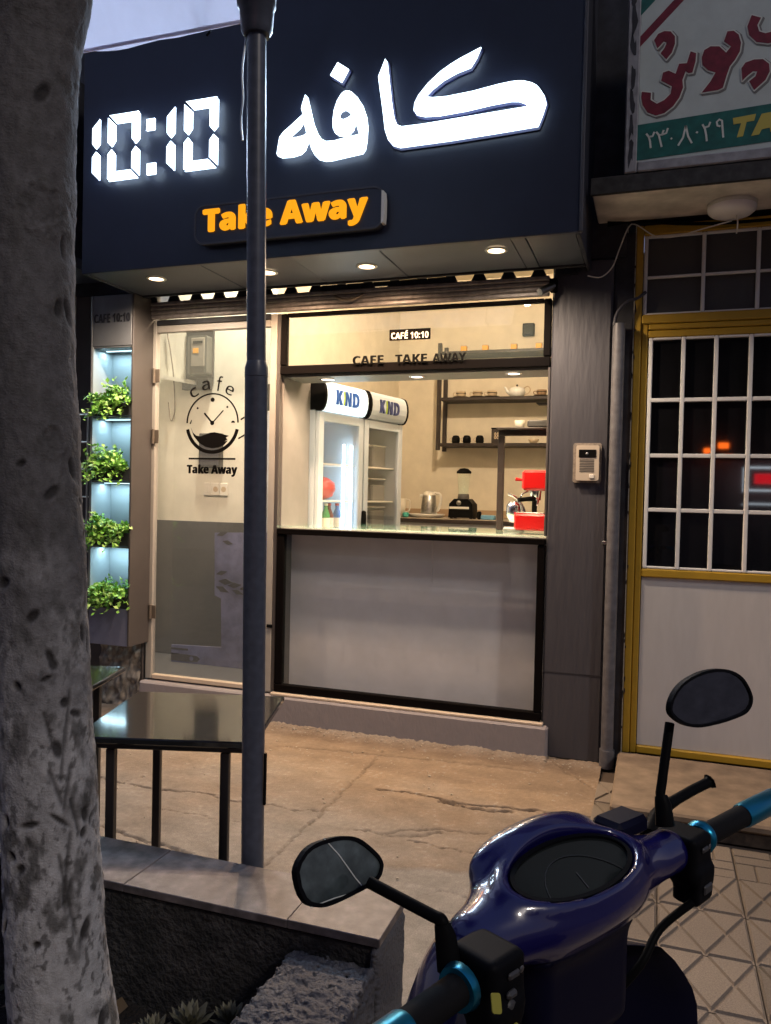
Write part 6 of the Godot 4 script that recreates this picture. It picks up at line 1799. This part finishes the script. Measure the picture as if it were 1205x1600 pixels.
func scooter() -> void:
	var s := thing("parked_scooter", "dark blue motor scooter with cyan bar ends parked on the pavement", "scooter", Vector3(-0.0498,0,3.6835), "", Basis(Vector3(0.52910,0,-0.84856),Vector3.UP,Vector3(0.84856,0,0.52910)))
	var gc := Vector3(-0.02, 1.078, -0.022)
	var gn := Vector3(0.0, 0.95, 0.3).normalized()
	var gu := Vector3.RIGHT
	var gv := gn.cross(gu).normalized()
	var body := func(p: Vector3) -> float:
		var d := ell_d(p, Vector3(-0.02, 1.05, -0.035), Vector3(0.12, 0.04, 0.066))
		d = smin(d, ell_d(p, Vector3(-0.02, 1.086, -0.078), Vector3(0.105, 0.032, 0.028)), 0.035)
		d = smin(d, cap_d(p, Vector3(-0.175, 1.044, -0.026), Vector3(0.175, 1.046, -0.022), 0.03, 0.028), 0.05)
		var bq := (p - Vector3(-0.012, 0.98, -0.04)).abs() - Vector3(0.064, 0.08, 0.016)
		d = smin(d, Vector3(maxf(bq.x, 0), maxf(bq.y, 0), maxf(bq.z, 0)).length() + minf(maxf(bq.x, maxf(bq.y, bq.z)), 0.0) - 0.026, 0.03)
		var q := p - gc
		var lx := q.dot(gu) / 0.1
		var ly := q.dot(gv) / 0.044
		var lz := q.dot(gn)
		var e := (sqrt(lx * lx + ly * ly) - 1.0) * 0.044
		var pocket := maxf(e, -lz + 0.002)
		var rim := Vector2(e, lz - 0.004).length() - 0.0075
		d = smin(d, rim, 0.008)
		return -smin(-d, pocket, 0.006)
	var upper := func(p: Vector3) -> float: return maxf(body.call(p), 1.0125 - p.y)
	var lower := func(p: Vector3) -> float: return maxf(body.call(p) + 0.001, p.y - 1.0115)
	part(s, "headset", nets(Vector3(-0.22, 0.99, -0.15), Vector3(0.22, 1.16, 0.1), 0.005, upper), M.blue_paint)
	part(s, "headset_shaded_half", nets(Vector3(-0.22, 0.85, -0.15), Vector3(0.22, 1.03, 0.1), 0.0065, lower), M.shield)  # lower half of the headset in dark navy, its shade put into the colour
	var col := func(p: Vector3) -> float:
		var q := Vector3(p.x + 0.02, p.y, p.z)
		return smin(cap_d(q * Vector3(0.62, 1, 1), Vector3(0.005, 0.93, -0.058), Vector3(0, 0.7, -0.1), 0.044, 0.06), ell_d(q, Vector3(0, 0.74, -0.12), Vector3(0.17, 0.14, 0.08)), 0.08)
	part(s, "column_cover", nets(Vector3(-0.24, 0.6, -0.26), Vector3(0.2, 1.06, 0.08), 0.009, col), M.shield)  # column darkened too, shadow put into its navy colour
	var gb := Basis(gu, gv, gn)
	var fc := []
	var ring := []
	for i in 40:
		var a := TAU * i / 40.0
		fc.append(Vector2(cos(a) * 0.098, sin(a) * 0.042))
		ring.append(Vector2(cos(a) * 0.092, sin(a) * 0.037))
	var gg := part(s, "gauge", MB.new().prism(fc, -0.004, 0.004, Transform3D(gb, gc)), M.gauge)
	part(gg, "gauge_bezel", MB.new().prism(keyhole(fc, [ring]), 0.0045, 0.0075, Transform3D(gb, gc)), M.dark_plastic)
	part(gg, "dial_arc", MB.new().prism(arc_poly(Vector2(-0.005, -0.05), 0.0665, 0.0673, 0.3, PI - 0.3, 24), 0.0045, 0.005, Transform3D(gb, gc)), mt(lin(0.03, 0.03, 0.03), 0.5))
	part(gg, "needle", MB.new().ribbon([Vector2(-0.01, -0.03), Vector2(-0.004, -0.008)], 0.0009, 0.0045, 0.005, Transform3D(gb, gc)), mt(lin(0.08, 0.08, 0.08), 0.5))
	var bar := []  # what turns with the handlebar
	for sd in [-1.0, 1.0]:
		var off := 0.0
		var zb := 0.012
		var sw := func(p: Vector3) -> float:
			var q := Vector3(p.x * sd, p.y, p.z)
			var c := (q - Vector3(0.202, 1.04, -0.002)).abs() - Vector3(0.018, 0.022, 0.021)
			var d := Vector3(maxf(c.x, 0), maxf(c.y, 0), maxf(c.z, 0)).length() + minf(maxf(c.x, maxf(c.y, c.z)), 0.0) - 0.008
			var t := (q - Vector3(0.206, 1.004, 0.012)).abs() - Vector3(0.018, 0.018, 0.012)
			d = smin(d, Vector3(maxf(t.x, 0), maxf(t.y, 0), maxf(t.z, 0)).length() + minf(maxf(t.x, maxf(t.y, t.z)), 0.0) - 0.006, 0.012)
			return d
		bar.append(part(s, "switch_box", nets(Vector3(0.14 * sd if sd > 0 else -0.25, 0.93, -0.06), Vector3(0.25 if sd > 0 else -0.14, 1.1, 0.08), 0.005, sw), M.dark_plastic))
		bar.append(part(s, "switch_button", MB.new().box(Vector3(0.2 * sd - 0.008, 1.05, 0.0265), Vector3(0.2 * sd + 0.008, 1.057, 0.031), 0.002), M.plastic_grey))
		bar.append(part(s, "switch_button", MB.new().box(Vector3(0.206 * sd - 0.011, 0.996, 0.029), Vector3(0.206 * sd + 0.011, 1.008, 0.0335), 0.002), M.sticker if sd < 0 else M.plastic_grey))
		bar.append(part(s, "inner_ring", MB.new().smooth(true).tube([Vector3(0.238 * sd, 1.048, 0.002), Vector3(0.243 * sd, 1.048, 0.002), Vector3(0.252 * sd, 1.048, 0.003)], [0.017, 0.022, 0.02], 20), M.cyan_metal))
		bar.append(part(s, "grip", MB.new().smooth(true).tube([Vector3(0.25 * sd, 1.048, 0.003), Vector3(0.3 * sd, 1.048, 0.006), Vector3((0.365 if sd > 0 else 0.325) * sd, 1.047, 0.008)], [0.015, 0.0147, 0.015], 20), M.grip))
		var ge := 0.363 if sd > 0 else 0.323
		bar.append(part(s, "bar_end", MB.new().smooth(true).tube([Vector3(ge * sd, 1.047, 0.008), Vector3((ge + 0.005) * sd, 1.047, 0.0085), Vector3((ge + 0.105) * sd, 1.046, 0.014), Vector3((ge + 0.113) * sd, 1.046, 0.0145)], [0.016, 0.0175, 0.0175, 0.0145], 20), M.cyan_metal))
	bar.append(part(s, "brake_lever", MB.new().smooth(true).tube(curve([Vector3(0.2 , 1.045, -0.05), Vector3(0.28 , 1.05, -0.075), Vector3(0.36 , 1.058, -0.072), Vector3(0.405 , 1.066, -0.062), Vector3(0.412 , 1.068, -0.06)], 5), [0.011, 0.011, 0.01, 0.01, 0.01, 0.009, 0.009, 0.009, 0.008, 0.008, 0.008, 0.008, 0.008, 0.008, 0.008, 0.008, 0.009, 0.011, 0.012, 0.012, 0.009], 10), M.black))
	bar.append(part(s, "brake_lever", MB.new().smooth(true).tube(curve([Vector3(-0.2, 1.02, -0.03), Vector3(-0.25, 0.995, -0.035), Vector3(-0.32, 0.985, -0.02)], 5), 0.008, 10), M.black))
	bar.append(part(s, "turn_signal_slider", MB.new().box(Vector3(-0.212, 1.034, 0.027), Vector3(-0.198, 1.042, 0.034), 0.003), M.plastic_grey))
	bar.append(part(s, "horn_button", MB.new().smooth(true).lathe([Vector2(0.008, 0), Vector2(0.007, 0.004), Vector2(0, 0.005)], 14, Transform3D(Basis(Vector3.RIGHT, PI / 2), Vector3(-0.204, 1.024, 0.0265))), M.plastic_grey))
	bar.append(part(s, "screw", MB.new().smooth(true).lathe([Vector2(0.0035, 0), Vector2(0, 0.0015)], 10, Transform3D(Basis(Vector3.RIGHT, PI / 2), Vector3(-0.185, 1.052, 0.027))), M.steel))
	bar.append(part(s, "screw", MB.new().smooth(true).lathe([Vector2(0.0035, 0), Vector2(0, 0.0015)], 10, Transform3D(Basis(Vector3.RIGHT, PI / 2), Vector3(0.218, 1.052, 0.027))), M.steel))
	part(s, "warning_sticker", MB.new().prism(rrect(-0.006, -0.008, 0.006, 0.008, 0.0025), 0.0, 0.001, Transform3D(Basis.from_euler(Vector3(-0.5, 0.1, -0.4)), Vector3(-0.2322,1.0504,0.0592))), M.sticker)
	for q in bar:
		q.rotation.y = 0.075
		q.position.x = 0.006
	part(s, "fluid_reservoir", MB.new().box(Vector3(0.1, 1.068, -0.085), Vector3(0.165, 1.092, -0.04), 0.006), M.shield)
	# mirrors
	for k in 2:
		var poly: Array = [Vector2(-0.0531,0.0161),Vector2(-0.0511,0.0202),Vector2(-0.0476,0.0243),Vector2(-0.0424,0.0283),Vector2(-0.0378,0.0311),Vector2(-0.0336,0.0327),Vector2(-0.0289,0.0339),Vector2(-0.0237,0.0346),Vector2(-0.0161,0.0346),Vector2(-0.0059,0.0340),Vector2(0.0021,0.0332),Vector2(0.0078,0.0323),Vector2(0.0134,0.0310),Vector2(0.0191,0.0294),Vector2(0.0241,0.0277),Vector2(0.0285,0.0257),Vector2(0.0329,0.0233),Vector2(0.0371,0.0203),Vector2(0.0428,0.0153),Vector2(0.0498,0.0080),Vector2(0.0548,0.0024),Vector2(0.0577,-0.0015),Vector2(0.0597,-0.0051),Vector2(0.0607,-0.0085),Vector2(0.0610,-0.0114),Vector2(0.0603,-0.0138),Vector2(0.0589,-0.0166),Vector2(0.0568,-0.0198),Vector2(0.0532,-0.0225),Vector2(0.0481,-0.0248),Vector2(0.0399,-0.0262),Vector2(0.0286,-0.0267),Vector2(0.0169,-0.0270),Vector2(0.0050,-0.0272),Vector2(-0.0044,-0.0272),Vector2(-0.0113,-0.0270),Vector2(-0.0175,-0.0266),Vector2(-0.0229,-0.0259),Vector2(-0.0278,-0.0250),Vector2(-0.0319,-0.0237),Vector2(-0.0359,-0.0221),Vector2(-0.0398,-0.0200),Vector2(-0.0431,-0.0178),Vector2(-0.0458,-0.0153),Vector2(-0.0485,-0.0115),Vector2(-0.0511,-0.0063),Vector2(-0.0528,0.0007),Vector2(-0.0536,0.0096)] if k == 0 else [Vector2(-0.0700,-0.0216),Vector2(-0.0758,-0.0172),Vector2(-0.0794,-0.0135),Vector2(-0.0809,-0.0102),Vector2(-0.0816,-0.0073),Vector2(-0.0813,-0.0047),Vector2(-0.0805,-0.0015),Vector2(-0.0790,0.0025),Vector2(-0.0761,0.0070),Vector2(-0.0717,0.0122),Vector2(-0.0665,0.0169),Vector2(-0.0606,0.0210),Vector2(-0.0548,0.0243),Vector2(-0.0490,0.0269),Vector2(-0.0395,0.0299),Vector2(-0.0261,0.0334),Vector2(-0.0144,0.0356),Vector2(-0.0044,0.0366),Vector2(0.0057,0.0370),Vector2(0.0158,0.0369),Vector2(0.0251,0.0363),Vector2(0.0335,0.0353),Vector2(0.0416,0.0337),Vector2(0.0492,0.0316),Vector2(0.0568,0.0287),Vector2(0.0643,0.0250),Vector2(0.0705,0.0211),Vector2(0.0754,0.0169),Vector2(0.0797,0.0121),Vector2(0.0836,0.0067),Vector2(0.0868,0.0014),Vector2(0.0892,-0.0039),Vector2(0.0905,-0.0085),Vector2(0.0906,-0.0124),Vector2(0.0894,-0.0165),Vector2(0.0871,-0.0207),Vector2(0.0835,-0.0244),Vector2(0.0786,-0.0277),Vector2(0.0725,-0.0302),Vector2(0.0652,-0.0319),Vector2(0.0518,-0.0337),Vector2(0.0325,-0.0357),Vector2(0.0128,-0.0368),Vector2(-0.0073,-0.0372),Vector2(-0.0221,-0.0369),Vector2(-0.0317,-0.0359),Vector2(-0.0408,-0.0343),Vector2(-0.0494,-0.0318),Vector2(-0.0570,-0.0289),Vector2(-0.0637,-0.0254)]
		var c: Vector3 = Vector3(-0.2823,1.1164,-0.1121) if k == 0 else Vector3(0.2668,1.2349,-0.0174)
		var mb: Basis = Basis(Vector3(0.9929,0.0000,-0.1191),Vector3(-0.0340,0.9584,-0.2834),Vector3(0.1142,0.2855,0.9516)) if k == 0 else Basis(Vector3(0.9889,0.0000,0.1483),Vector3(0.0175,0.9930,-0.1165),Vector3(-0.1473,0.1178,0.9820))
		var e: Vector3 = Vector3(-0.2322,1.0936,-0.0129) if k == 0 else Vector3(0.1786,1.1178,-0.0343)
		var a: Vector3 = Vector3(-0.2572,1.1106,-0.0787) if k == 0 else Vector3(0.2148,1.2031,-0.0330)
		var base: Vector3 = Vector3(-0.2294,1.0648,-0.0033) if k == 0 else Vector3(0.1748,1.0952,-0.0239)
		var xf := Transform3D(mb, c)
		var m := MB.new()
		var inner := Array(Geometry2D.offset_polygon(PackedVector2Array(poly), -0.0038)[0])
		m.prism(keyhole(poly, [inner]), -0.004, 0.001, xf)
		m.prism(poly, -0.007, -0.0041, xf)
		var sm1 := Array(Geometry2D.offset_polygon(PackedVector2Array(poly), -0.009)[0])
		m.prism(sm1, -0.012, -0.0071, xf)
		var ms := part(s, "mirror", m, M.dark_plastic)
		part(ms, "mirror_glass", MB.new().prism(inner, -0.004, -0.001, xf), M.mirror if k == 0 else M.mirror_clean)
		if k == 0:
			part(ms, "mirror_crack", MB.new().ribbon([Vector2(-0.012, 0.036), Vector2(0.004, 0.015), Vector2(0.02, -0.012), Vector2(0.027, -0.022)], 0.0012, -0.0009, -0.0003, xf), M.board_pale)
			part(ms, "mirror_crack", MB.new().ribbon([Vector2(-0.042, -0.02), Vector2(-0.01, -0.022), Vector2(0.022, -0.026)], 0.0009, -0.0009, -0.0003, xf), M.board_pale)
		var back := a - mb.z * 0.014
		part(ms, "mirror_stem", MB.new().smooth(true).tube(curve([base, e.lerp(base, 0.3), e, e.lerp(back, 0.15), back], 5), 0.0062, 10), M.black)
		part(ms, "stem_boot", MB.new().smooth(true).tube([base - Vector3(0, 0.015, 0), base.lerp(e, 0.5), e.lerp(base, 0.1)], [0.012, 0.0105, 0.008], 12), M.black)
	# front apron, leg shield and nose
	var nx := 25
	var nv := 28
	var P := PackedVector3Array()
	for v in nv:
		var t := v / (nv - 1.0)
		var y := lerpf(0.27, 0.95, t)
		var wd := 0.245 * clampf(sqrt(clampf((1.0 - t) * 5.0, 0.0, 1.0)) * 0.65 + 0.4, 0.0, 1.0)
		for side in 2:
			for u in nx:
				var q := (u / (nx - 1.0)) * 2.0 - 1.0
				if side == 1:
					q = -q
				var zz := -0.12 + 0.05 * (1.0 - t) + 0.1 * q * q
				P.append(Vector3(q * wd, y, zz + (0.0 if side == 0 else -0.035 * (1.0 - 0.8 * q * q))))
	part(s, "leg_shield", grid(nx * 2, nv, P, PackedColorArray(), true), M.shield)
	var nose := func(p: Vector3) -> float:
		var d := cap_d(p, Vector3(0, 0.86, -0.15), Vector3(0, 0.5, -0.26), 0.1, 0.12)
		return smin(d, ell_d(p, Vector3(0, 0.62, -0.17), Vector3(0.215, 0.26, 0.07)), 0.06)
	part(s, "nose_panel", nets(Vector3(-0.25, 0.3, -0.42), Vector3(0.25, 1.0, -0.03), 0.014, nose), M.blue_paint)
	part(s, "headlight", MB.new().smooth(true).lathe([Vector2(0.07, 0), Vector2(0.05, 0.02), Vector2(0, 0.028)], 24, Transform3D(Basis(Vector3.RIGHT, -PI / 2 - 0.2), Vector3(-0.02, 1.02, -0.11))), M.porcelain)
	part(s, "floorboard", MB.new().box(Vector3(-0.16, 0.25, -0.09), Vector3(0.16, 0.31, 0.3), 0.02), M.dark_plastic)
	var tail := func(p: Vector3) -> float:
		var d := cap_d(p, Vector3(0, 0.55, 0.4), Vector3(0, 0.68, 0.98), 0.15, 0.1)
		return smin(d, ell_d(p, Vector3(0, 0.5, 0.45), Vector3(0.19, 0.2, 0.2)), 0.08)
	part(s, "rear_body", nets(Vector3(-0.24, 0.24, 0.16), Vector3(0.24, 0.84, 1.14), 0.018, tail), M.blue_paint)
	var seat := func(p: Vector3) -> float:
		return smin(ell_d(p, Vector3(0, 0.745, 0.5), Vector3(0.14, 0.05, 0.24)), ell_d(p, Vector3(0, 0.79, 0.8), Vector3(0.13, 0.05, 0.24)), 0.05)
	part(s, "seat", nets(Vector3(-0.18, 0.66, 0.2), Vector3(0.18, 0.88, 1.08), 0.016, seat), M.grip)
	for q in [Vector3(0, 0.215, -0.42), Vector3(0, 0.215, 0.84)]:
		var xf := Transform3D(Basis(Vector3.BACK, PI / 2), q)
		var wh := part(s, "wheel", MB.new().smooth(true).lathe([Vector2(0.13, -0.03), Vector2(0.135, -0.025), Vector2(0.135, 0.025), Vector2(0.13, 0.03)], 28, xf), M.steel)
		part(wh, "tyre", MB.new().smooth(true).lathe([Vector2(0.135, -0.035), Vector2(0.18, -0.05), Vector2(0.212, -0.03), Vector2(0.215, 0.0), Vector2(0.212, 0.03), Vector2(0.18, 0.05), Vector2(0.135, 0.035)], 32, xf), M.black_matte)
		part(wh, "hub", MB.new().smooth(true).lathe([Vector2(0, -0.03), Vector2(0.128, -0.012), Vector2(0.128, 0.012), Vector2(0, 0.03)], 24, xf), M.steel)
	for sd in [-1, 1]:
		part(s, "fork_leg", MB.new().smooth(true).tube([Vector3(0.07 * sd, 0.215, -0.42), Vector3(0.07 * sd, 0.45, -0.34), Vector3(0.04 * sd, 0.62, -0.2)], 0.018, 10), M.steel)
	part(s, "front_fender", MB.new().prism(arc_poly(Vector2(-0.42, 0.215), 0.228, 0.24, 0.25, PI - 0.3, 20), -0.07, 0.07, Transform3D(Basis(Vector3.BACK, Vector3.UP, Vector3.LEFT), Vector3.ZERO)), M.blue_paint)
	part(s, "control_cable", MB.new().smooth(true).tube(curve([Vector3(0.17, 1.0, 0.02), Vector3(0.13, 0.97, 0.0), Vector3(0.09, 0.94, 0.0), Vector3(0.06, 0.9, -0.02)], 5), 0.005, 8), M.black)
	part(s, "control_cable", MB.new().smooth(true).tube(curve([Vector3(-0.2, 0.97, 0.02), Vector3(-0.14, 0.93, 0.03), Vector3(-0.08, 0.9, 0.01), Vector3(-0.03, 0.86, -0.02)], 5), 0.005, 8), M.black)
	part(s, "centre_stand", MB.new().smooth(true).tube([Vector3(-0.12, 0.0, 0.5), Vector3(-0.1, 0.25, 0.42)], 0.014, 8), M.steel)
	part(s, "centre_stand", MB.new().smooth(true).tube([Vector3(0.12, 0.0, 0.5), Vector3(0.1, 0.25, 0.42)], 0.014, 8), M.steel)
